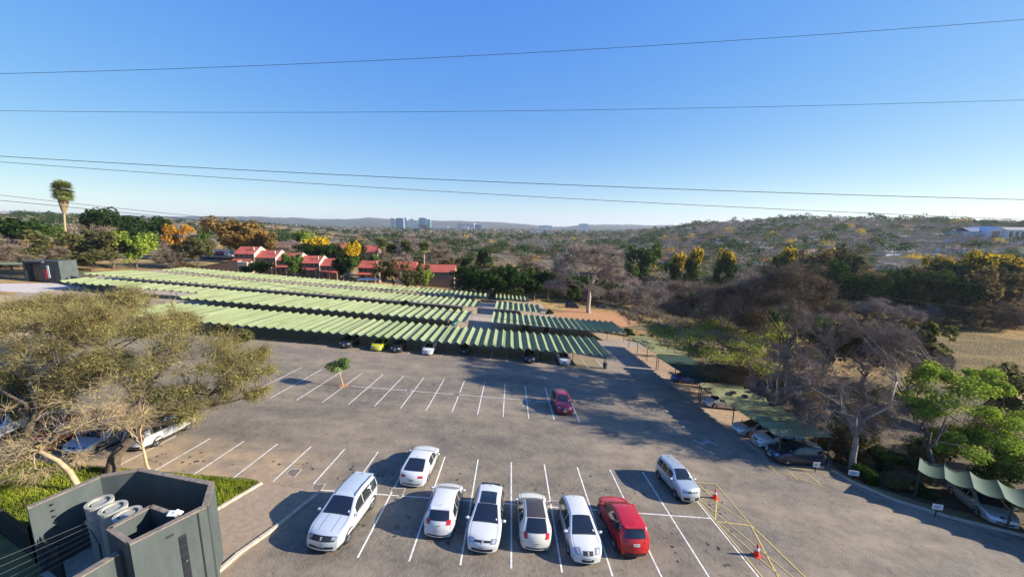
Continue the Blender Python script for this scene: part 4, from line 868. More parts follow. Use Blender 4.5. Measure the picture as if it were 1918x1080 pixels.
acacia('flat topped thorn tree with yellow green top beside the dark shade roof', 31.0, 44, [(1290, 632, 43, 3.4, .9), (1370, 632, 44, 3.6, 1.), (1440, 645, 45, 3.4, 1.), (1330, 665, 41, 3., .9), (1410, 670, 42, 3.2, 1.), (1250, 618, 46, 2.6, .8), (1340, 612, 48, 3.4, .9), (1430, 618, 48, 3.4, .9)], 31, L['fresh'], 17000, 14000, m_twigb, tw=(.8, .028))
acacia('flat topped thorn tree behind the yellow green one, mostly bare', 36.0, 48, [(1400, 625, 50, 3.6, 1.), (1460, 640, 49, 3., 1.), (1330, 610, 52, 3.6, .9), (1480, 660, 46, 3., 1.)], 36, L['olive'], 6000, 9000, m_twigb, tw=(.8, .028))
acacia('flat bare thorn tree with grey brown twigs behind the yellow topped one', 30.5, 49, [(1290, 545, 51, 3.8, 1.4), (1350, 548, 50, 3.8, 1.5), (1410, 562, 49, 3.4, 1.4), (1340, 580, 48, 3.6, 1.2), (1270, 578, 51, 3., 1.), (1400, 595, 47, 3., 1.)], 32, None, 0, 20000, m_twigb, r0=.28, tw=(.85, .03), N=(10, 90, 500), fork=(.3, .2, 5.5))
acacia('flat crowned bare thorn tree with pale trunk right of the red soil bed', 40, 98, [(1190, 562, 96, 6, 2.0), (1150, 550, 98, 5, 1.6), (1220, 555, 98, 5, 2.), (1200, 580, 92, 5, 1.4)], 38, None, 0, 14000, m_twigb, r0=.4, tw=(1.3, .05), N=(10, 90, 300), bark=m_barkp)
acacia('tall dark brown bare tree rising over the umbrella trees', 34, 44, [(1470, 520, 45, 3., 1.8), (1425, 535, 45, 2.8, 1.8), (1515, 535, 44, 3., 2.), (1410, 555, 44, 2.4, 1.4), (1540, 565, 43, 2.4, 1.6), (1475, 560, 42, 3.2, 1.8)], 39, L['brown'], 2500, 20000, m_twigb, r0=.3, tw=(.8, .028), N=(10, 90, 600), fork=(.3, .2, 7.))
acacia('spreading bare thorn tree above the farthest drive side roof', 33, 66, [(1240, 618, 64, 3.2, 1.1), (1275, 605, 66, 4, 1.2), (1200, 590, 72, 3.4, 1.)], 34, L['tan'], 2500, 8000, m_twigb, tw=(.9, .03))
acacia('low dark thorn tree beside the olive shade roof', 31.5, 43.5, [(1375, 700, 44, 2.6, 1.1), (1400, 680, 45, 3., 1.2), (1340, 690, 46, 2.4, 1.)], 33, L['tan'], 1500, 8000, m_twigb, tw=(.8, .022))
# tall pale bare tree on the soil bed
q = gp(1102, 586); l0 = (q.x, q.y, q.z-.1); Yq = q.y
build_tree('bare_tree', 'tall bare tree with thick pale trunk on the red soil bed', l0, make_tree_meshes('x', 35, N=(11, 90, 420), nleaf=0, twigs=20000, tw=(1.7, .06), r0=.62, fork=(0, 0, at(1100, 545, Yq).z-q.z), wig=.07,
    B=B_from([(1100, 490, Yq, 8, 4.), (1060, 500, Yq, 6, 3.5), (1140, 500, Yq, 6, 3.5), (1085, 470, Yq, 6, 3), (1120, 472, Yq, 6, 3), (1160, 525, Yq-3, 5, 2.4), (1050, 530, Yq, 4, 2)], l0), shell=.25), m_barkp, m_twig, None)

# prototypes --------------------------------------------------------
PROTO = {}
def proto(kind, **kw):
    out = []
    for s in range(3):
        mb, tg, lv = make_tree_meshes(kind, 100+hash_(kind)+s, **kw)
        tr = mesh('trunk', mb.v, mb.f, True); tr.materials.append(kw_bark.get(kind, m_bark))
        cr = None
        if lv: cr = mesh('crown', *lv); cr.materials.append(L[kind])
        elif tg: cr = mesh('crown', *tg); cr.materials.append(L[kind])
        out.append((tr, cr))
    PROTO[kind] = out
def hash_(k): return sum(ord(c)*(i+3) for i, c in enumerate(k)) % 997
kw_bark = dict(bare=m_barkp, bareb=m_bark)
lv_ = dict(K=11, sp_=1, N=(5, 14, 0), twigs=0, nleaf=3600, leaf=.4, r0=.22, shell=.7)
for k_ in ('evergreen', 'green', 'olive', 'yellow', 'orange', 'rust', 'brown', 'bright'): proto(k_, **dict(lv_, base=.18 if k_ != 'rust' else .25))
proto('bare', K=10, N=(7, 40, 90), twigs=5200, tw=(1.25, .07), nleaf=0, r0=.2, base=.25, shell=.5)
proto('bareb', K=10, N=(7, 40, 90), twigs=6000, tw=(1.1, .08), nleaf=0, r0=.16, base=.12, shell=.5)
# yellow topped variant: dark crown with blossom clumps as a second mesh
def conifer_mesh(seed):
    r = np.random.RandomState(seed); n = 2200; z = r.rand(n)**.8; rad = (1-z)*2.0+.15; a = r.uniform(0, 2*PI, n); q = rad*np.sqrt(r.uniform(.45, 1, n))
    P = np.stack([q*np.cos(a), q*np.sin(a), .8+z*9.], 1); Nn = np.stack([np.cos(a), np.sin(a), np.full(n, .3)], 1); return mesh('crown', *leaves(r, P, Nn, .4))
PROTO['conifer'] = []
for s in range(2):
    me = conifer_mesh(s); me.materials.append(L['evergreen']); tr = mesh('trunk', *(lambda b: (b.v, b.f))(MB().tube([(0, 0, 0), (0, 0, 8)], [.2, .05], 5))); tr.materials.append(m_bark); PROTO['conifer'].append((tr, me))
r_ = np.random.RandomState(77)
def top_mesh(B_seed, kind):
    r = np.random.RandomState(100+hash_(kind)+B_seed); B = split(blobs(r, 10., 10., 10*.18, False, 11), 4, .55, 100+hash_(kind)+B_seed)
    P, Nn = in_crown(np.random.RandomState(5), B, 3600, .97); k = (P[:, 2]+P[:, 0]*.3) > np.quantile(P[:, 2]+P[:, 0]*.3, .7); m = leaves(np.random.RandomState(6), P[k]*1.02, Nn[k], .4); me = mesh('blossom', *m); me.materials.append(L['yellow']); return me  # yellow blossom, weighted to the sunward side so its colour follows the light
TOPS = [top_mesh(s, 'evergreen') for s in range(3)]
ntree = 0
def put(kind, x, y, h, w_, label, group=None, name=None, top=False, z=None):
    global ntree; ntree += 1
    i = rnd.randrange(len(PROTO[kind])); tr, cr = PROTO[kind][i]
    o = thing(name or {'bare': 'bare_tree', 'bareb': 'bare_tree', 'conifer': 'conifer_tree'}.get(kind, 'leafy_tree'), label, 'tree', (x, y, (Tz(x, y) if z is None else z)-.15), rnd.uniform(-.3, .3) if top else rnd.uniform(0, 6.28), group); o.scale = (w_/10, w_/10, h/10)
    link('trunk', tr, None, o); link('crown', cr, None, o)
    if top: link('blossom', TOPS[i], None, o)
    return o
def putpx(kind, px, pyt, wpx, Y, label, top=False, h=None, group=None):
    p = at(px, pyt, Y); g = Tz(p.x, Y); hh = max(2.5, p.z-g) if h is None else h
    return put(kind, p.x, Y, hh, wpx*Y/FPX*1.02, label, group, top=top)
SPEC = [
 ('evergreen', 20, 392, 130, 150, 'dark green rounded tree at the far left edge beside the palm', 0), ('green', 75, 412, 70, 165, 'green bushy tree just left of the palm trunk', 0), ('evergreen', 195, 384, 90, 215, 'tall dark evergreen right of the palm', 0), ('evergreen', 245, 391, 80, 225, 'dark evergreen above the olive thicket', 0),
 ('evergreen', 295, 396, 70, 235, 'dark evergreen left of the orange tree', 0), ('orange', 333, 411, 56, 200, 'bright orange autumn tree behind the utility pole', 0), ('green', 370, 424, 40, 205, 'green tree between the orange and the rust coloured trees', 0), ('rust', 440, 399, 118, 185, 'broad rust brown autumn tree above the townhouses', 0), ('rust', 492, 420, 60, 190, 'smaller rust tree at the left end of the townhouses', 0),
 ('olive', 50, 446, 110, 128, 'olive grey thicket tree behind the gatehouse', 0), ('olive', 118, 424, 110, 138, 'olive grey tree under the palm', 0), ('bareb', 165, 425, 90, 150, 'twiggy grey green tree in the left thicket', 0), ('olive', 200, 428, 100, 140, 'broad olive tree in the left thicket', 0), ('bright', 245, 428, 70, 146, 'light green round tree at the right end of the left thicket', 0),
 ('bareb', 60, 460, 90, 128, 'low brown twiggy tree behind the gatehouse roof', 0), ('olive', 165, 470, 100, 128, 'low olive shrub tree above the third shade roof', 0), ('bareb', 315, 455, 60, 155, 'bare grey brown tree left of the utility pole', 0), ('olive', 365, 445, 70, 160, 'dull olive tree right of the utility pole', 0), ('brown', 345, 490, 50, 150, 'brown shrub tree behind the farthest shade roof', 0),
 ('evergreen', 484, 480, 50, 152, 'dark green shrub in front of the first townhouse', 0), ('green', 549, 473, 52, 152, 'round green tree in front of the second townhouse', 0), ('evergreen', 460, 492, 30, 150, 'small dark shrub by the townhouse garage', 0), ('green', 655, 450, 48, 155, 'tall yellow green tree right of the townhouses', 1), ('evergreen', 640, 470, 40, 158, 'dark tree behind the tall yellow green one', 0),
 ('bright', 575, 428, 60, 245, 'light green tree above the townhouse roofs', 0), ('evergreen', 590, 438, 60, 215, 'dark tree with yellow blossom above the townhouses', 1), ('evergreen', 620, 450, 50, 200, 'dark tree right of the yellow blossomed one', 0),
 ('evergreen', 668, 445, 40, 200, 'dark tree behind the second red roof group', 0), ('green', 700, 470, 40, 170, 'mid green tree by the small pale porch', 0), ('brown', 735, 480, 80, 150, 'bushy brown green tree beside the fourth shade roof', 0), ('olive', 775, 490, 60, 150, 'olive bushy tree right of the bushy brown one', 0), ('bright', 795, 502, 40, 150, 'small light green tree beside the last red roof', 0),
 ('evergreen', 872, 492, 66, 154, 'dark green leafy tree beyond the gap', 0), ('green', 910, 505, 50, 150, 'green shrub tree beyond the gap', 0), ('evergreen', 948, 486, 64, 150, 'tall dark tree behind the tiny shade roof', 0), ('green', 985, 492, 56, 152, 'tall green tree right of the tiny shade roof', 0), ('evergreen', 1028, 498, 56, 149, 'dark green tree left of the tall pale bare one', 0), ('bareb', 1000, 480, 60, 180, 'brown bare tree behind the dark green ones', 0),
 ('evergreen', 905, 458, 40, 190, 'dark feathery tree behind the gap', 0), ('brown', 845, 480, 50, 185, 'brown tree above the dark green one', 0), ('bareb', 820, 455, 70, 210, 'brown bare tree left of centre', 0), ('bare', 760, 440, 80, 240, 'grey bare tree above the palms', 0),
 ('bare', 1400, 500, 90, 150, 'grey bare tree behind the tall dark brown one', 0), ('evergreen', 1555, 480, 80, 150, 'dark tree with a brown flank at the field edge', 0), ('brown', 1520, 455, 90, 165, 'brown tree with ochre crown above the dark trees', 0),
 ('evergreen', 1620, 500, 90, 140, 'dark tree row member left of the field', 0), ('evergreen', 1700, 490, 100, 138, 'very dark tree behind the dry field', 0), ('brown', 1650, 482, 90, 150, 'dark brown tree behind the dry field', 0), ('brown', 1740, 488, 90, 145, 'rust brown tree behind the middle of the dry field', 0), ('evergreen', 1790, 500, 110, 132, 'dark evergreen mass behind the dry field', 0), ('brown', 1870, 490, 110, 128, 'dark brown tree at the right edge behind the field', 0),
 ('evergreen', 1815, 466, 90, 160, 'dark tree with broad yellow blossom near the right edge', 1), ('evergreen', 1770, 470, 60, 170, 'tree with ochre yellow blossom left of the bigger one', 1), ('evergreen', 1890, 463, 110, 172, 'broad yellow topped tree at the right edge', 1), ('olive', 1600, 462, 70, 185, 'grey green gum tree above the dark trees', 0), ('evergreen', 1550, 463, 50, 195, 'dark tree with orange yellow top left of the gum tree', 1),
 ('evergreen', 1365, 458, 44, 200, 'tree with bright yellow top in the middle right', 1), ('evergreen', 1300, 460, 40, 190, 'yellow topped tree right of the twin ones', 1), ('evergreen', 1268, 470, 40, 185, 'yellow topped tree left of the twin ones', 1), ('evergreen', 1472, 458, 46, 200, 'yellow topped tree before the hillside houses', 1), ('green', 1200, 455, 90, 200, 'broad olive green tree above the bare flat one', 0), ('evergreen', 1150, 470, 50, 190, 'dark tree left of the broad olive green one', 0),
 ('brown', 1640, 568, 190, 56, 'large bushy brown green tree behind the big grey bare one', 0), ('olive', 1725, 592, 130, 52, 'bushy olive tree left of the dry field', 0), ('evergreen', 1560, 575, 100, 60, 'dark green bush behind the umbrella trees', 0), ('green', 1455, 578, 40, 75, 'small yellow green bush between the umbrella trees', 0), ('olive', 1900, 690, 120, 40, 'olive bush at the right edge below the field', 0),
]
for k_, px, pyt, wp, Y, lab, top in SPEC: putpx(k_, px, pyt, wp, Y, lab, bool(top))
# low shrubs and hedges
def shrub(x, y, w_, h, kind, label, group=None, seed=0, n=1500, leaf=.11):
    r = np.random.RandomState(seed); B = blobs(r, w_, h*1.1, 0, False, 6); P, Nn = in_crown(r, B, n, .6); P[:, 2] = np.abs(P[:, 2])
    o = thing('shrub', label, 'shrub', g0(x, y), group=group); link('foliage', mesh('foliage', *leaves(r, P, Nn, leaf)), L[kind], o)
    mb = MB()
    for k in range(5): mb.tube([(0, 0, 0), (r.uniform(-.3, .3)*w_, r.uniform(-.3, .3)*w_, h*.7)], [.03, .01], 4)
    mb.build('stem', m_bark, o)
GH = 'shrubs in the bank on the right'
hs_ = [(28.5, 27.2, 2.4, 1.1, 'evergreen'), (30.2, 26.4, 2.6, 1.3, 'olive'), (31.8, 25.4, 2., 1., 'evergreen'), (29.6, 29.6, 3, 2., 'brown'), (32, 29, 3.2, 2.2, 'evergreen'), (30.5, 32.5, 3.4, 2.4, 'brown'), (33.5, 33, 4, 3, 'olive'), (30.3, 36.5, 3, 2.4, 'evergreen'), (33, 38, 4, 3, 'brown'), (31, 43, 3.4, 2.4, 'evergreen'), (32, 47, 3.4, 2.6, 'brown'), (31, 53, 3, 2.2, 'evergreen'),
       (37.5, 31, 4.5, 3.4, 'evergreen'), (40, 28, 4.5, 3.6, 'evergreen'), (38, 36, 4.5, 3.4, 'brown'), (43, 33, 5, 3.6, 'olive'), (37, 25.5, 3, 2, 'evergreen'), (41, 40, 5, 3.4, 'olive'), (45, 30, 5, 3.8, 'evergreen'), (34.5, 35.5, 4, 3, 'evergreen'), (36, 41, 5, 3.4, 'brown'), (49, 36, 6, 4, 'brown'), (46, 45, 6, 3.6, 'evergreen'), (35.5, 29.5, 3, 2.4, 'brown'), (42, 25, 4, 3, 'evergreen')]
for i, (x, y, w_, h, k_) in enumerate(hs_): shrub(x, y, w_, h, k_, (dict(evergreen='dark green', olive='olive', brown='brown leaved')[k_]+(' low hedge shrub at the kerb ' if i < 3 else ' undergrowth shrub ')+('right of the big bare tree' if y < 28 else 'below the bright green tree' if x > 36 and y < 33 else 'beside the end of the olive roof' if y < 34 else 'behind the olive roof' if y < 42 else 'behind the deep green roof')), [GH, 'undergrowth behind the right hand roofs'][i > 2], 40+i, 2600, .13)
for i, (px, py, w_, h, k_, lab) in enumerate([(1030, 588, 3.2, 1.6, 'green', 'green spiky bush at the right end of the small shade roof'), (1075, 612, 0, 0, '', ''), (1180, 628, 3.4, 1.7, 'evergreen', 'dark green hedge clump at the end of the striped roof'), (1205, 640, 3.6, 1.7, 'green', 'green hedge clump at the head of the drive'), (455, 640, 4.2, 2.2, 'olive', 'twiggy bush at the left end of the nearest roof'), (425, 628, 4, 2.2, 'brown', 'brown bush below the left end of the nearest roof'), (120, 522, 3.4, 1.6, 'olive', 'shrub in front of the gatehouse'), (720, 0, 0, 0, '', '')]):
    if w_: q = gp(px, py); shrub(q.x, q.y, w_, h, k_, lab, None, 80+i, 1800, .16)
l0 = g0(-38.5, 27.5); shrub(-37.5, 25.6, 5, 3.6, 'olive', 'yellow olive bush at the left edge', None, 95, 5000, .13)

# grass on the verge
def grass(name, label, polys, n, hgt, mat):
    r = np.random.RandomState(3); P = []
    for poly, m in polys:
        xs = [p[0] for p in poly]; ys = [p[1] for p in poly]; X = r.uniform(min(xs), max(xs), m*3); Y = r.uniform(min(ys), max(ys), m*3); k = inside(X, Y, poly); P.append(np.stack([X[k], Y[k]], 1)[:m])
    P = np.concatenate(P); n = len(P); z = T(P[:, 0], P[:, 1]); b = np.stack([P[:, 0], P[:, 1], z], 1); a = r.uniform(0, 2*PI, n); w_ = .03; h = hgt*r.uniform(.5, 1.4, n)
    s = np.stack([np.cos(a), np.sin(a), 0*a], 1)*w_; tip = b + np.stack([r.normal(0, .09, n), r.normal(0, .09, n), h], 1)
    V = np.stack([b-s, b+s, tip], 1).reshape(-1, 3); tag(link(name, mesh(name, V, np.arange(3*n).reshape(n, 3)), mat), label, 'grass', kind='stuff')
grass('verge_grass', 'bright green winter grass on the verge left and behind the grey yard', [([(-45, 25), (-35.5, 21.3), (-21, 21.1), (-21, 17), (-24, 15.5), (-36, 16)], 34000), ([(-22, 21.1), (-15.6, 21.0), (-16.2, 17.4), (-17, 16.5), (-20, 16.3), (-22, 17)], 16000)], 0, .22, leafmat('grass_blades', [(.2, .17, .06), (.12, .16, .02), (.26, .3, .035), (.36, .36, .06)], .1))
fr_ = np.random.RandomState(9)
grass('field_grass', 'dry golden grass covering the field at the right', [([(60, 60), (200, 70), (230, 150), (110, 160), (75, 110)], 60000), ([(15, 140), (60, 110), (90, 160), (30, 170)], 9000)], 0, .5, leafmat('dry_grass', [(.3, .19, .07), (.52, .37, .17)], .1))

# palms
m_frond = leafmat('palm_fronds', [(.1, .13, .04), (.24, .26, .09)], .1)
def palm(x, y, h, label, fr=1.6, skirt=True, group=None):
    r = np.random.RandomState(int(h*7)); o = thing('palm_tree', label, 'palm tree', g0(x, y), group=group)
    if skirt: o.rotation_euler = (0, .1, 0)
    MB().tube([(0, 0, 0), (r.uniform(-.3, .3), 0, h*.5), (0, 0, h)], [.42, .3, .26], 8).build('trunk', m_barky, o)
    n = 85 if skirt else 60; Vs, Fs, c = [], [], 0; Vd, Fd, cd = [], [], 0
    for i in range(n):
        el = r.uniform(-.8 if skirt else -.35, 1.45); a = r.uniform(0, 2*PI); d = np.array([math.cos(a)*math.cos(el), math.sin(a)*math.cos(el), math.sin(el)]); p = np.array([0, 0, h+.3-max(0, -el)*fr*.5])+d*fr*.25
        side_ = np.cross(d, [0, 0, 1]); side_ /= np.linalg.norm(side_)+1e-6; up = np.cross(side_, d)
        for k in range(11):
            b_ = (k-5)*.2; dd = d*math.cos(b_)+side_*math.sin(b_); e = p+dd*fr*r.uniform(.75, 1.05)-np.array([0, 0, .35*fr*(1-max(0, el)*.5)*abs(math.cos(el))]); s = (side_*math.cos(b_)-d*math.sin(b_))*.06*fr
            Vs += [p-s*.2, p+s*.2, (p*.4+e*.6)+s, e, (p*.4+e*.6)-s]; Fs.append((c, c+1, c+2, c+3, c+4)); c += 5
    link('fronds', mesh('fronds', Vs, Fs), m_frond, o)
    if skirt:
        for i in range(700):
            a = r.uniform(0, 2*PI); z0 = h-r.uniform(0, 1)**.8*h*.26; rr = .6+ (z0-h*.74)/(h*.26)*1.7; p = np.array([math.cos(a)*.3, math.sin(a)*.3, z0]); e = np.array([math.cos(a)*rr, math.sin(a)*rr, z0-1.5]); s = np.array([-math.sin(a), math.cos(a), 0])*.12
            Vd += [p-s, p+s, e+s, e-s]; Fd.append((cd, cd+1, cd+2, cd+3)); cd += 4
        link('dead_frond_skirt', mesh('skirt', Vd, Fd), leafmat('dead_fronds', [(.34, .24, .15), (.52, .4, .27)], .05), o)
Yp = 150; p = at(103, 354, Yp); palm(p.x, Yp, p.z-Tz(p.x, Yp), 'tall solitary fan palm with a shaggy pale skirt at the left', 3.3)
for px, py, Yp, lab in [(716, 458, 180, 'fan palm leftmost of the row above the red roofs'), (733, 466, 182, 'short fan palm second in the row'), (760, 462, 180, 'fan palm with pale trunk, middle of the row'), (794, 464, 178, 'fan palm rightmost of the row above the red roofs')]:
    p = at(px, py, Yp); palm(p.x, Yp, max(5, p.z-Tz(p.x, Yp)), lab, 3.0, False, 'fan palms above the red roofs')

# ------------------------------------------------------------------ buildings
m_rooft = pmat('red_roof_tiles', (.36, .075, .05), .8); t = NT(m_rooft); wv = t.n('ShaderNodeTexWave'); wv.inputs['Scale'].default_value = 1.6; wv.inputs['Distortion'].default_value = .6; t.l(t.pos(obj=True), wv.inputs[0])
t.color(t.mix(1., t.ramp(t.noise(t.pos(), .6, 5), [(.3, (.4, .07, .045)), (.7, (.56, .13, .08))]), t.ramp(wv.outputs['Fac'], [(.2, (.8, .8, .8)), (.6, (1.05, 1.05, 1.05))]), 'MULTIPLY')); t.bump(wv.outputs['Fac'], .4, .05)
m_brickw = noisy('brown_brick', (.2, .12, .08), (.34, .22, .15), 3., .9)
m_cream = noisy('cream_wall', (.42, .34, .26), (.55, .46, .36), .8, .85); m_wwall = noisy('white_wall', (.6, .6, .58), (.75, .75, .72), .5, .8)
m_win = pmat('window_glass', (.03, .04, .05), .08, spec=.8)
def gable(root, x0, x1, y0, y1, ze, zr, mat, ov=.5, th=.18, nm='roof'):
    ym = (y0+y1)/2; s = (zr-ze)/(ym-y0); ya, yb = y0-ov, y1+ov; za = ze-s*ov
    pts = [(ya, za), (ym, zr), (yb, za), (yb, za-th), (ym, zr-th), (ya, za-th)]
    v = [(x, y, z) for x in (x0, x1) for y, z in pts]
    return MB().add(v, [(0, 1, 7, 6), (1, 2, 8, 7), (2, 3, 9, 8), (3, 4, 10, 9), (4, 5, 11, 10), (5, 0, 6, 11), (5, 4, 1, 0), (4, 3, 2, 1), (6, 7, 10, 11), (7, 8, 9, 10)]).build(nm, mat, root)
def window(root, x, z, w_, h, y, frame=m_cream):
    f = link('window', None, parent=root, loc=(x, y, z))
    mb = MB(); 
    for q in [(-w_/2, w_/2, -.06, 0, 0, .07), (-w_/2, w_/2, -.06, 0, h-.07, h), (-w_/2, -w_/2+.07, -.06, 0, .07, h-.07), (w_/2-.07, w_/2, -.06, 0, .07, h-.07), (-.04, .04, -.05, 0, .07, h-.07)]: mb.box(*q)
    mb.build('frame', frame, f); MB().box(-w_/2+.07, w_/2-.07, -.02, 0, .07, h-.07).build('pane', m_win, f)
def townhouse(px, ridge_py, label, Y=163, w_=9.1, full=True):
    p = at(px, ridge_py, Y+4.5); x = p.x; zr = p.z; zg = zr-7.6; root = thing('townhouse', label, 'house', (x, Y, zg), group='red roofed townhouses in a stepped row')
    MB().prism([(0, 0), (w_-.3, 0), (w_-.3, 9), (0, 9)], -3, 5.0).build('wall', m_brickw, root)
    gable(root, -.1, w_-.45, 0, 9, 5.0, 7.6, m_rooft)
    # cream fin wall between units
    MB().add([(xx, y, z) for xx in (w_-.36, w_-.02) for y, z in ((-.7, 0), (-.7, 4.72), (4.5, 7.78), (9.7, 4.72), (9.7, 0))], [(0, 1, 2, 3, 4)[::-1], (5, 6, 7, 8, 9), (0, 5, 6, 1)[::-1], (1, 6, 7, 2)[::-1], (2, 7, 8, 3)[::-1], (3, 8, 9, 4)[::-1]]).build('gable_wall', m_cream, root)
    for k in range(4): window(root, 1.2+2.05*k, 3.1, 1.6, 1.5, -.02)
    MB().add([(-.1, -2.3, 2.0), (w_-.9, -2.3, 2.0), (w_-.9, 0, 2.75), (-.1, 0, 2.75), (-.1, -2.3, 1.88), (w_-.9, -2.3, 1.88), (w_-.9, 0, 2.63), (-.1, 0, 2.63)], [(0, 1, 2, 3), (7, 6, 5, 4), (0, 4, 5, 1), (1, 5, 6, 2), (3, 7, 4, 0)]).build('veranda_roof', m_rooft, root)
    for xx in (.3, w_/2, w_-1.2): MB().box(xx-.12, xx+.12, -2.2, -1.95, -3, 1.9).build('veranda_post', m_cream, root)
    MB().box(1.2, 2.3, -.06, -.02, -.2, 2.0).build('door', m_dark, root)
    MB().box(w_-2.3, w_-1.7, 2., 2.5, 6.0, 7.6).build('chimney', m_cream, root)
for px, py, lab in [(451, 461.5, 'first red roofed townhouse, leftmost and highest of the row'), (490, 468.5, 'second red roofed townhouse behind the round green tree'), (531, 473.5, 'third red roofed townhouse of the stepped row'), (570, 478.5, 'fourth red roofed townhouse, with its windows in view'), (609, 483.5, 'fifth red roofed townhouse, partly behind the tall yellow green tree'), (678, 487, 'sixth red roofed townhouse between the trees')]:
    townhouse(px, py, lab)
def house(px, py, Y, w_, d, hwall, hr, roofm, wallm, label, rz=0, group='houses among the suburban trees'):
    p = at(px, py, Y); zr = p.z; root = thing('house', label, 'house', (p.x, Y, zr-hwall-hr), rz, group)
    MB().box(-w_/2, w_/2, 0, d, -6, hwall).build('wall', wallm, root); gable(root, -w_/2-.3, w_/2+.3, 0, d, hwall, hwall+hr, roofm)
    MB().add([(sx_*w_/2, y, z) for sx_ in (-1, 1) for y, z in ((0, hwall), (d/2, hwall+hr-.2), (d, hwall))], [(0, 1, 2), (5, 4, 3)]).build('gable_end', wallm, root)
    n = max(2, int(w_/3.5))
    for k in range(n): window(root, -w_/2+w_*(k+.5)/n, hwall-2., 1.5, 1.3, -.02, m_wwall)
    MB().box(-.6, .6, -.06, -.02, hwall-2.8, hwall-.6).build('door', m_dark, root)
m_rgrey = noisy('grey_roof', (.2, .2, .2), (.32, .31, .3), .5, .8); m_rdark = noisy('brown_roof_tiles', (.16, .09, .07), (.25, .14, .1), .5, .8)
house(812, 497, 165, 18, 9, 3, 2.6, m_rooft, m_brickw, 'red roofed house at the right end of the townhouse row'); house(757, 491, 166, 9, 9, 3.5, 3, m_rooft, m_cream, 'red roofed house with cream gable behind the bushy brown tree')
house(686, 461, 230, 13, 10, 3.5, 3.2, m_rooft, m_brickw, 'red roof glimpsed above the sixth townhouse'); house(640, 457, 235, 12, 10, 3, 3, m_rooft, m_brickw, 'red roof glimpsed behind the dark trees'); house(530, 453, 225, 22, 10, 3, 3, m_rdark, m_brickw, 'dull red roofed house behind the first townhouses')
for i, (px, py, Y, w_, rm, wm, lab) in enumerate([(820, 470, 260, 30, m_rgrey, m_cream, 'long low pale wall and grey roof right of the palms'), (1180, 478, 230, 14, m_rgrey, m_wwall, 'white house under the broad olive green tree'), (1255, 484, 235, 10, m_rooft, m_wwall, 'white house with red roof between yellow trees'), (1280, 489, 225, 9, m_rgrey, m_wwall, 'small white house below the yellow topped trees'),
    (1250, 470, 300, 14, m_rdark, m_brickw, 'brown roofed house above the yellow topped trees'), (1380, 489, 240, 16, m_rdark, m_wwall, 'house with dull red roof under bare trees'), (1440, 485, 245, 12, m_rooft, m_wwall, 'white walled house with red gable on the hillside foot'), (1660, 492, 200, 14, m_rgrey, m_wwall, 'pale grey house between the dark trees left of the field'), (1675, 468, 290, 16, m_rgrey, m_wwall, 'white double storey house on the slope'),
    (1520, 467, 300, 24, m_rdark, m_wwall, 'long white walled house on the slope'), (1420, 452, 420, 26, m_rgrey, m_wwall, 'pale house high on the slope, left'), (1685, 440, 520, 40, m_rgrey, m_wwall, 'white roofed long building high on the slope'), (1360, 447, 450, 20, m_rgrey, m_wwall, 'small pale house high on the slope'), (1310, 448, 430, 16, m_rdark, m_wwall, 'pale house beside dark pines'), (1250, 446, 460, 18, m_rdark, m_cream, 'cream house above the broad green tree'),
    (1135, 443, 420, 18, m_rgrey, m_wwall, 'white speck of a house right of the centre'), (1790, 462, 300, 20, m_rdark, m_wwall, 'house roof between the yellow blossom trees'), (1440, 462, 330, 16, m_rgrey, m_wwall, 'white house above the yellow topped tree'), (590, 424, 420, 26, m_rdark, m_wwall, 'white house in the distance left of the towers'), (545, 421, 520, 30, m_rgrey, m_wwall, 'long white building left of the towers'),
    (505, 424, 520, 20, m_rdark, m_cream, 'cream house above the rust tree'), (90, 415, 170, 9, m_rdark, m_wwall, 'white gabled house beside the palm trunk'), (1005, 432, 700, 40, m_rgrey, m_wwall, 'long white building near the centre skyline')]):
    q = gp(px, py, 5.6); house(px, py, float(np.clip(q.y, 160, 1600)), w_*.9*min(1.5, max(1, q.y/Y)), 9, 3.2, 2.2, rm, wm, lab, rnd.uniform(-.25, .25))
# small pale porch by the townhouses
q = at(690, 522, 150); po = thing('carport_shelter', 'small white flat roofed porch beside the tall yellow green tree', 'shelter', (q.x, 150, Tz(q.x, 150))); hh = q.z-Tz(q.x, 150)
MB().box(-4, 5, -2, 2, hh-.25, hh).build('roof', m_wwall, po)
for xx in (-3, 0, 4): MB().box(xx-.15, xx+.15, -1.8, -1.5, -.2, hh-.25).build('post', m_wwall, po)
# garage / boundary wall left of townhouses
q = gp(425, 508); gw = thing('brick_garage', 'brown brick garage with a sloping top at the left end of the townhouses', 'building', (q.x, 158, Tz(q.x, 158)))
MB().add([(-9, 0, -1), (6, 0, -1), (6, 0, 4.8), (-9, 0, 2.2), (-9, 6, -1), (6, 6, -1), (6, 6, 4.8), (-9, 6, 2.2)], [(0, 1, 2, 3), (5, 4, 7, 6), (1, 5, 6, 2), (4, 0, 3, 7)]).build('wall', m_brickw, gw); MB().add([(-9.2, -.2, 2.3), (6.1, -.2, 4.95), (6.1, 6.2, 4.95), (-9.2, 6.2, 2.3)], [(0, 1, 2, 3)]).build('roof', m_rgrey, gw)
MB().box(6.02, 10, 0, 5, -1, 4.2).build('side_wall', m_cream, gw); MB().box(7, 9, -.05, -.01, -1, 2.).build('door', m_dark, gw)
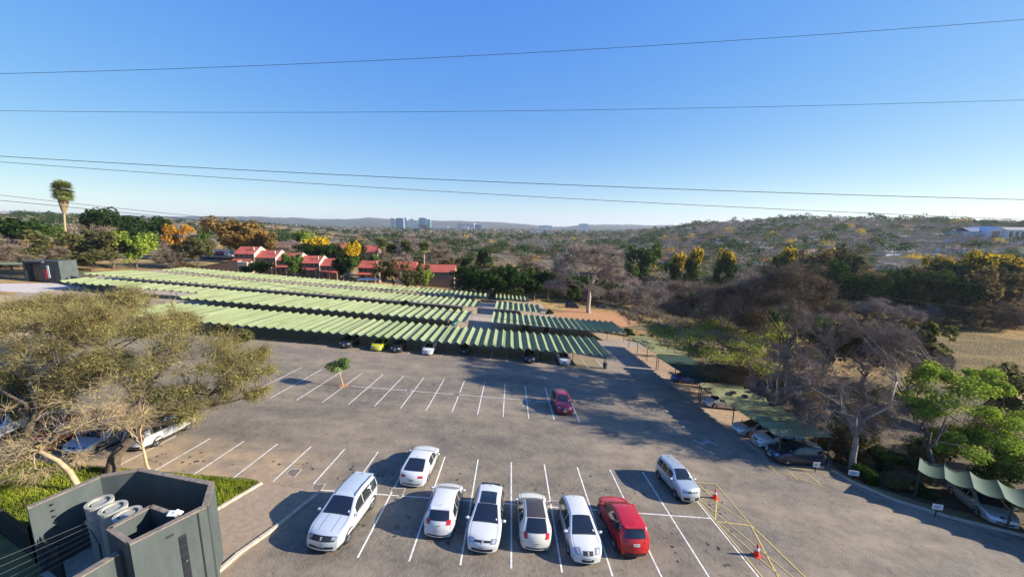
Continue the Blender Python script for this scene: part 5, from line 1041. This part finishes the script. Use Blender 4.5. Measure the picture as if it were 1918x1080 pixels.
# glass and concrete towers far away
def towermat(name, c0, c1, s):
    m = pmat(name, c0, .4, spec=.5); t = NT(m); br = t.n('ShaderNodeTexBrick'); br.inputs['Scale'].default_value = 1.; br.offset = 0; br.inputs['Brick Width'].default_value = 8; br.inputs['Row Height'].default_value = 4; br.inputs['Mortar Size'].default_value = s
    mp = t.n('ShaderNodeMapping'); mp.inputs['Rotation'].default_value = (PI/2, 0, 0); t.l(t.pos(obj=True), mp.inputs[0]); t.l(mp.outputs[0], br.inputs['Vector']); br.inputs['Color1'].default_value = (*c0, 1); br.inputs['Color2'].default_value = (*c0, 1); br.inputs['Mortar'].default_value = (*c1, 1); t.color(br.outputs[0]); return m
tm = [towermat('beige_tower', (.3, .28, .27), (.6, .55, .5), 1.3), towermat('blue_tower', (.1, .17, .27), (.2, .28, .36), .5), towermat('green_tower', (.08, .3, .3), (.15, .4, .38), .5), towermat('white_tower', (.35, .35, .36), (.75, .74, .72), 1.4)]
for px0, px1, pt, pb_, k, lab in [(731, 738, 408.5, 424, 0, 'thin beige tower at the left of the distant towers'), (737, 742, 410, 424, 3, 'narrow white tower beside the blue glass one'), (741, 755, 408.5, 428, 1, 'wide blue glass tower'), (755, 762, 408, 424, 0, 'beige tower right of the blue glass one'), (768, 775, 410, 416, 3, 'small white block on the distant hill'), (784, 797, 408, 426, 2, 'green glass tower on the distant skyline'), (797, 800, 409, 422, 3, 'pale slab joined to the green glass tower'),
                                  (800, 806, 411, 422, 2, 'rounded teal tower behind the pale slab'), (812, 838, 424, 430, 3, 'long low white building below the green tower'), (775, 800, 421, 428, 3, 'low white hall between the towers'), (864, 877, 425, 432, 3, 'white and green office block'), (889, 896, 420, 430, 1, 'small blue glass office'), (896, 902, 421, 430, 1, 'dark blue office wing'), (856, 888, 418, 424, 0, 'pinkish apartment terraces on the hill'), (1010, 1034, 422, 427, 3, 'long white sheds in the dip of the skyline'), (1086, 1102, 419, 424, 3, 'blue white hall on the distant ridge')]:
    Y = float(np.clip(gp(px0, pb_+(0 if pb_-pt < 9 else 2)).y, 900, 2900)); a = at(px0, pt, Y); c_ = at(px1, pt, Y); z0 = min(at(px0, pb_, Y).z, Tz(a.x, Y)); w_ = c_.x-a.x
    b = thing('office_tower', lab, 'tower' if pb_-pt > 12 else 'building', (a.x, Y, z0)); hgt = a.z-z0
    MB().box(0, w_, 0, w_*.8 if w_ > 8 else 12, -20, hgt).build('facade', tm[k], b); MB().box(w_*.25, w_*.7, 3, 9, hgt, hgt+2.5).build('plant_room', tm[3], b)
    for j in range(max(1, min(5, int(hgt/16)))): MB().box(.3, w_-.3, -.6, -.1, hgt*(j+.6)/max(1, min(5, int(hgt/16)))-2, hgt*(j+.6)/max(1, min(5, int(hgt/16)))).build('window_band', m_win, b)
# institutional building, right
Yb = float(np.clip(gp(1862, 458).y, 250, 520)); print('Yb', Yb)
def blk(root, px0, px1, pyt, pyb, Y, dpt, mat, roofm, rise=0., name='wall'):
    a = at(px0, pyt, Y); b_ = at(px1, pyt, Y); zb_ = at(px0, pyb, Y).z
    MB().box(a.x, b_.x, Y, Y+dpt, zb_-12, a.z).build(name, mat, root)
    if rise: gable(root, a.x-.5, b_.x+.5, Y, Y+dpt, a.z, a.z+rise, roofm)
    else: MB().box(a.x-.4, b_.x+.4, Y-.5, Y+dpt+.4, a.z, a.z+.8).build('roof', roofm, root)
    return a, b_, zb_
inst = thing('institute_building', 'large pale blue grey institutional building with a colonnade at the right edge', 'building', (0, 0, 0))
m_bluew = noisy('pale_blue_wall', (.42, .46, .52), (.52, .56, .6), .3, .8); m_broof = noisy('slate_blue_roof', (.06, .1, .2), (.1, .15, .28), .3, .6)
a, b_, zb_ = blk(inst, 1818, 1852, 433, 447, Yb+6, 18, m_bluew, m_broof, 4.5)
for i in range(6):
    for j in range(2): window(inst, a.x+2+i*(b_.x-a.x-4)/5, a.z-3.2-j*3.6, 1.3, 1.9, Yb+5.96, m_wwall)
a, b_, zb_ = blk(inst, 1792, 1818, 433, 440, Yb+16, 12, m_bluew, m_broof, 2.)
for i in range(5): window(inst, a.x+1.5+i*(b_.x-a.x-3)/4, a.z-2.6, 1.4, 1.8, Yb+15.96, m_wwall)
a = at(1849, 432, Yb); b_ = at(1886, 430, Yb); pk = at(1872, 424, Yb)
MB().add([(a.x, Yb, -20), (b_.x, Yb, -20), (b_.x, Yb, b_.z), (pk.x, Yb, pk.z), (a.x, Yb, a.z-1), (a.x, Yb+26, -20), (b_.x, Yb+26, -20), (b_.x, Yb+26, b_.z), (pk.x, Yb+26, pk.z), (a.x, Yb+26, a.z-1)], [(0, 1, 2, 3, 4), (9, 8, 7, 6, 5), (1, 6, 7, 2), (5, 0, 4, 9), (2, 7, 8, 3), (3, 8, 9, 4)]).build('gabled_wing', m_bluew, inst)
e = at(1873, 433, Yb); s_ = at(1856, 448, Yb); MB().box(s_.x, e.x, Yb-.2, Yb-.02, s_.z, e.z).build('brick_infill', m_brickw, inst)
a, b_, zb_ = blk(inst, 1886, 1990, 430, 452, Yb-2, 24, m_wwall, m_rgrey, 3.)
for i in range(9):
    x = a.x+1.5+i*(b_.x-a.x)/9; MB().box(x+1, x+(b_.x-a.x)/9-1, Yb-2.12, Yb-2.02, a.z-8.5, a.z-2).build('bay_window', m_win, inst); MB().box(x, x+.7, Yb-3, Yb-2.05, zb_, a.z-.3).build('column', m_wwall, inst)
MB().box(a.x, b_.x, Yb-3.2, Yb-2.05, a.z-10, a.z-9).build('balcony_slab', m_wwall, inst)
# hilltop reservoir and masts
Y = 1900; a = at(1730, 412, Y); b_ = at(1800, 414, Y); hb = thing('hilltop_building', 'long pale blue building on the right skyline', 'building', (a.x, Y, a.z-6)); MB().box(0, b_.x-a.x, 0, 30, -60, 4).build('wall', m_bluew, hb); MB().box(0, b_.x-a.x, -1, 31, 4.1, 5.5).build('roof', m_rgrey, hb); c_ = at(1758, 405, Y); MB().box(c_.x-a.x, c_.x-a.x+8, 5, 13, 5.5, 24).build('water_tank', m_bluew, hb)
for px in (1785, 1790):
    q = at(px, 397, Y); m_ = thing('lattice_mast', 'thin mast on the right skyline', 'mast', (q.x, Y, q.z-60), group='masts on the right skyline')
    for s1 in (-1, 1): MB().tube([(s1*2.2, 0, 0), (s1*.6, 0, 60)], .35, 4).build('leg', m_rgrey, m_)
    for k in range(7): MB().tube([(-2, 0, 5+8*k), (2*(1-k/9), 0, 9+8*k)], .2, 3).build('brace', m_rgrey, m_)

# gatehouse, walls
Yg = 94.; ga = at(50, 532, Yg); gb = at(116, 529, Yg); zt = at(100, 489, Yg).z
gh = thing('gatehouse', 'dark grey flat roofed gatehouse with a glass front', 'building', (ga.x, Yg, Tz(ga.x+5, Yg))); wg = gb.x-ga.x; hg = zt-Tz(ga.x+5, Yg)
MB().box(wg*.48, wg, 0, 4, -2, hg).build('wall', m_grey, gh); MB().box(0, .5, 0, 4, -1, hg-.4).build('wall', m_grey, gh); MB().box(0, wg*.48, 3.4, 4, -1, hg-.4).build('wall', m_grey, gh)
MB().box(-.4, wg*.62, -.6, 4.2, hg-.4, hg).build('roof', m_grey, gh)
for k in range(3): MB().box(.8+k*wg*.15, .7+(k+1)*wg*.15, .8, .86, .2, hg-.8).build('glass_panel', m_win, gh)
MB().box(wg*.78, wg*.86, -.05, -.01, -.5, hg*.6).build('door', m_black, gh)
m_redp = pmat('sign_red', (.6, .02, .03), .5)
sgn = thing('wall_sign', 'red and white board on the gatehouse wall', 'sign', (ga.x+wg*.58, Yg-.08, gh.location.z+hg*.18)); MB().box(0, wg*.08, -.05, 0, 0, hg*.45).build('red_panel', m_redp, sgn); MB().box(wg*.08+.02, wg*.14, -.05, 0, hg*.05, hg*.62).build('white_panel', m_white, sgn)
ca = at(0, 495, Yg+9); cb = at(62, 491, Yg+9); ck = thing('entrance_canopy', 'pale green entrance canopy left of the gatehouse', 'canopy', (0, 0, 0))
MB().prism([(ca.x-12, Yg+9), (cb.x, Yg+9), (cb.x, Yg+16), (ca.x-12, Yg+16)], ca.z-.2, ca.z).build('roof', m_net, ck)
for x in np.linspace(ca.x-10, cb.x-.5, 4): MB().box(x-.15, x+.15, Yg+9.2, Yg+9.5, Tz(x, Yg+9)-.2, ca.z-.21).build('post', m_dark, ck)
gt = thing('entrance_gate', 'grey horizontal slat gate left of the gatehouse', 'gate', (ga.x-9, Yg+1, Tz(ga.x-5, Yg+1)))
for k in range(9): MB().box(0, 7.5, -.03, .03, .1+k*.28, .3+k*.28).build('slat', m_grey, gt)
for x in (0, 3.7, 7.4): MB().box(x, x+.1, .035, .1, 0, 2.7).build('post', m_dark, gt)
for (p0, p1, p2, p3, lab) in [(136, 532, 186, 545, 'low grey block wall right of the gatehouse'), (188, 546, 250, 560, 'second stepped grey block wall left of the second shade roof')]:
    a, b_ = gp(p0, p1), gp(p2, p3); wl = thing('boundary_wall', lab, 'wall', (0, 0, 0), group='stepped grey walls by the gatehouse')
    n = 3
    for k in range(n):
        s = a.lerp(b_, k/n); e_ = a.lerp(b_, (k+1)/n); z = (s.z+e_.z)/2; d = (e_-s).normalized(); nn = Vector((-d.y, d.x, 0))*.15
        MB().prism([tuple((s-nn).xy), tuple((e_-nn-d*.02).xy), tuple((e_+nn-d*.02).xy), tuple((s+nn).xy)], z-1.5, z+2.2).build('wall_panel', m_grey, wl)
pv = [gp(0, 545), gp(60, 548), gp(140, 537), gp(100, 530), gp(0, 531)]
patch('entrance_drive', [(p.x, p.y) for p in pv], noisy('pale_drive', (.42, .36, .32), (.55, .48, .43), 1., .9), 'pale paved entrance drive by the gatehouse', .03)
# street beyond, with cars
rd = [gp(385, 497), gp(440, 480), gp(450, 458), gp(385, 458)]
def farcar(px, py, Y, lab, pt_, sp_, h=0.): q = at(px, py, Y); make_car('street_car', lab, sp_, pt_, q.x, Y, h, 'cars on the street beyond the thicket', zoff=q.z-Tz(q.x, Y))
Yr = 205; zs = at(410, 478, Yr).z
pl = [at(378, 486, 196), at(452, 486, 196), at(470, 452, 245), at(385, 452, 245)]
st = MB().prism([(p.x, p.y) for p in pl], zs-8, lambda x, y: zs+ (y-205)*.02).build('street', m_asph); tag(st, 'dark asphalt street seen between the trees', kind='structure')
for px, dy, lab, pt_, sp_ in [(413, 4, 'dark red van on the street between the trees', maroon, VAN), (428, -3, 'white car on the street, near the garage', white, SEDAN), (437, 10, 'pale car at the right side of the street', pale, HATCH), (398, 14, 'grey car at the left side of the street', silver, SEDAN)]:
    q = at(px, 470, Yr+dy); o = make_car('street_car', lab, sp_, pt_, q.x, Yr+dy, .2, 'cars on the street beyond the thicket'); o.location.z = zs+dy*.02+.01
q = at(338, 430, 165); up = thing('utility_pole', 'pale utility pole with a wide crossarm among the trees', 'pole', (q.x, 165, Tz(q.x, 165))); zt = at(338, 440, 165).z-up.location.z
MB().tube([(0, 0, -.2), (0, 0, zt)], .22, 7).build('pole', m_barkp, up); MB().box(-16, 8, -.1, .1, zt-.2, zt).build('crossarm', m_barkp, up); MB().box(-1.3, 1.3, -.3, -.12, zt-1.2, zt-.25).build('transformer', m_conc, up)
# wire fence at the foot of the lot and along the right
def postfence(pts, label, step=2.5, h=1.8):
    f = thing('wire_fence', label, 'fence', (pts[0][0], pts[0][1], Tz(*pts[0]))); b = f.location; pm_ = mesh('post', *(lambda m: (m.v, m.f))(MB().tube([(0, 0, -.1), (0, 0, h)], .05, 5)))
    P = [Vector(p) for p in pts]
    for a, c_ in zip(P[:-1], P[1:]):
        n = max(1, int((c_-a).length/step))
        for i in range(n+1): p = a.lerp(c_, i/n); link('post', pm_, m_post, f, (p.x-b.x, p.y-b.y, Tz(p.x, p.y)-b.z))
        for hh in (.5, 1.0, 1.5, h-.05): MB().tube([(p.x-b.x, p.y-b.y, Tz(p.x, p.y)+hh-b.z) for p in (a, a.lerp(c_, .5), c_)], .012, 3).build('wire', m_wire, f)
postfence([(12, 146), (26, 140), (48, 133), (56, 105)], 'wire fence beyond the red soil bed'); postfence([(30, 30), (30.5, 60), (30, 78), (27, 94)], 'wire fence behind the drive side roofs')
postfence([(9, 93.5), (24, 92.5)], 'short wire fence between the striped roof and the soil bed')

# ------------------------------------------------------------------ suburb trees: individuals nearest, the rest as woodland
rg = np.random.RandomState(21); cand = []
# open ground kept free: lot, roads, field, houses, institute
FIELD = [(62, 55), (240, 60), (260, 118), (118, 122), (80, 100)]
def free(x, y):
    if y < 146 and -150 < x < 30: return False
    if y < 205 and -1.2*y < x < -.62*y: return False
    if y < 262 and -.86*y < x < -.7*y: return False
    r = math.hypot(x, y)
    if inside(np.array([x]), np.array([y]), FIELD)[0]: return False
    if inside(np.array([x]), np.array([y]), [(18, 92), (60, 92), (90, 132), (60, 150), (10, 150)])[0]: return False
    if 140 < y < 195 and -128 < x < -14: return False
    if 185 < y < 255 and -215 < x < -155: return False
    if y > 195 and y < 255 and -105 < x < -60: return False
    if Yb-6 < y < Yb+45 and x/y > 1.17: return False
    return True
for lo, hi, n_ in ((95, 330, 9000), (330, 700, 17000), (700, 1500, 32000), (1500, 3200, 26000)):
    Yc = np.sqrt(rg.uniform(lo*lo, hi*hi, n_)); U = rg.uniform(-1.41, 1.41, n_); cand += list(zip(Yc.tolist(), (U*Yc).tolist()))
cand.sort(); placed = []; grid_ = {}
def spaced(x, y, d):
    c = (int(x//26), int(y//26))
    for i in (-1, 0, 1):
        for j in (-1, 0, 1):
            for (a, b_) in grid_.get((c[0]+i, c[1]+j), ()):
                if (a-x)**2+(b_-y)**2 < d*d: return False
    grid_.setdefault(c, []).append((x, y)); return True
hp = [(o.location.x, o.location.y) for o in bpy.data.objects if o.name.startswith(('house', 'townhouse', 'office_tower'))]
hp = [(x, y) for x, y in hp if y < 1000]
for Y, X in cand:
    if not free(X, Y): continue
    if any(abs(X-a*(Y/b_)) < 8 and b_-16 < Y < b_+12 for a, b_ in hp if b_ > 195): 
        if rg.rand() < .93: continue
    d = 9.0 if Y < 330 else 13 if Y < 700 else 19 if Y < 1500 else 29
    if spaced(X, Y, d): placed.append((X, Y))
def kind_at(x, y):
    n = math.sin(x*.021+1.3)*math.sin(y*.017+.4)+rg.normal()*.7; q = rg.rand()
    if n > .7: return 'evergreen' if q < .7 else 'conifer' if q < .8 else 'green'
    if n > .2: return ('olive', 'brown', 'evergreen', 'bareb')[int(q*4)]
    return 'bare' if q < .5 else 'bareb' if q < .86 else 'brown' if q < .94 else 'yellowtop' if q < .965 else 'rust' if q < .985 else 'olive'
ZN = [(-1.15, 'behind the gatehouse'), (-.95, 'under the tall palm'), (-.78, 'behind the olive thicket'), (-.62, 'behind the street'), (-.42, 'above the townhouse roofs'), (-.2, 'near the row of palms'), (0, 'beyond the gap between the roofs'), (.18, 'around the tall pale bare tree'), (.36, 'left of the twin yellow trees'), (.55, 'under the hillside houses'), (.75, 'behind the umbrella trees'), (.95, 'left of the dry field'), (1.15, 'below the institute building'), (9, 'at the far right edge')]
zone = lambda x, y: next(t_ for u_, t_ in ZN if x/y < u_) + (', near the car park' if y < 190 else ', in the middle distance' if y < 260 else ', farther up')
KN = dict(evergreen='dark evergreen', conifer='pointed dark conifer', green='mid green', olive='dull olive', brown='brown leaved', bare='bare grey', bareb='bare brown', yellowtop='yellow blossomed dark', rust='rust coloured')
NIND = 235
rest = {}
for i, (x, y) in enumerate(placed):
    k = kind_at(x, y); h = rg.uniform(7.5, 13)*(1.0 if y < 330 else 1.3 if y < 700 else 1.5)*(1.25 if k in ('evergreen', 'conifer') else 1); w_ = h*rg.uniform(1.05, 1.6)*(.55 if k == 'conifer' else 1)
    if y < 210: h *= .85
    if i < NIND:
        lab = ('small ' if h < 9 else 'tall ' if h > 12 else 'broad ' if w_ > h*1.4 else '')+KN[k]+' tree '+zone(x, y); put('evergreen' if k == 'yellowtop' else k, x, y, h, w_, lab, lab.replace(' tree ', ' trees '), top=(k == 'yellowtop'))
    else: rest.setdefault(k, []).append((x, y, h, w_))
# woodland: light crowns joined per kind
def woodland(kind, items, matk, label):
    r = np.random.RandomState(len(items)); Vs, Fs, n = [], [], 0
    for lo, hi, nl, K in ((0, 330, 460, 9), (330, 700, 230, 8), (700, 1500, 75, 6), (1500, 4000, 18, 4)):
        it = [q for q in items if lo <= q[1] < hi]
        if not it: continue
        A = np.array(it); m = len(A); bz = T(A[:, 0], A[:, 1]); k = np.repeat(np.arange(m), nl); N_ = m*nl
        # K lumps per tree
        lump = r.randint(0, K, N_); ca = r.uniform(0, 2*PI, (m, K)); cq = np.sqrt(r.uniform(0, 1, (m, K)))*.55; cz = r.uniform(-.6, .75, (m, K)); cs = r.uniform(.3, .48, (m, K))
        ca, cq, cz, cs = ca[k, lump], cq[k, lump], cz[k, lump], cs[k, lump]; v = r.normal(size=(N_, 3)); v /= np.linalg.norm(v, axis=1, keepdims=True); v[:, 2] = np.abs(v[:, 2])*.9-.1
        rr_ = r.uniform(.75, 1, N_) if kind not in ('bare', 'bareb') else r.uniform(.25, 1, N_); cq = cq*np.sqrt(np.clip(1-cz**2*.7, .1, 1))
        if kind == 'conifer': cq = cq*.3; cs = cs*np.clip(1.1-(cz+.6)/1.3, .15, 1)
        X = A[k, 0]+(cq*np.cos(ca)+v[:, 0]*cs*rr_)*A[k, 3]/2*1.05; Y = A[k, 1]+(cq*np.sin(ca)+v[:, 1]*cs*rr_)*A[k, 3]/2*1.05; Z = bz[k]+A[k, 2]*(.55+cz*.3+v[:, 2]*cs*rr_*.55)
        P = np.stack([X, Y, Z], 1); sz = np.sqrt(11./nl)*1.0*A[k, 3]/10*2.0
        if kind in ('bare', 'bareb') and hi <= 600: V, F = leaves(r, P, v*.4, sz*.4, .2, 3.2)
        else: V, F = leaves(r, P, v, sz*(.8 if kind in ('bare', 'bareb') else 1.), .3, 1.3)
        Vs.append(V); Fs.append(F+n); n += len(V)
    tag(link('woodland', mesh('woodland', np.concatenate(Vs), np.concatenate(Fs)), L[matk]), label, 'woodland', kind='stuff')
for k, it in rest.items():
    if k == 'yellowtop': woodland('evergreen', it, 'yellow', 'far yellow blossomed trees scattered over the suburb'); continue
    woodland(k, it, 'evergreen' if k == 'conifer' else k, 'far '+KN[k]+' trees covering the suburb to the horizon')

# ------------------------------------------------------------------ haze
hz = MB().box(-9000, 9000, -400, 9000, -40, 160).build('haze', None); mh = bpy.data.materials.new('haze'); mh.use_nodes = True; nt_ = mh.node_tree; nt_.nodes.clear()
vo = nt_.nodes.new('ShaderNodeVolumePrincipled'); vo.inputs['Color'].default_value = (.78, .87, 1, 1); vo.inputs['Density'].default_value = 7e-5; vo.inputs['Anisotropy'].default_value = .2
ou = nt_.nodes.new('ShaderNodeOutputMaterial'); nt_.links.new(vo.outputs[0], ou.inputs['Volume']); hz.data.materials.append(mh); tag(hz, 'thin blue winter haze over the far hills', 'haze', kind='stuff')
print('trees', ntree, 'placed', len(placed), 'objects', len(bpy.data.objects))
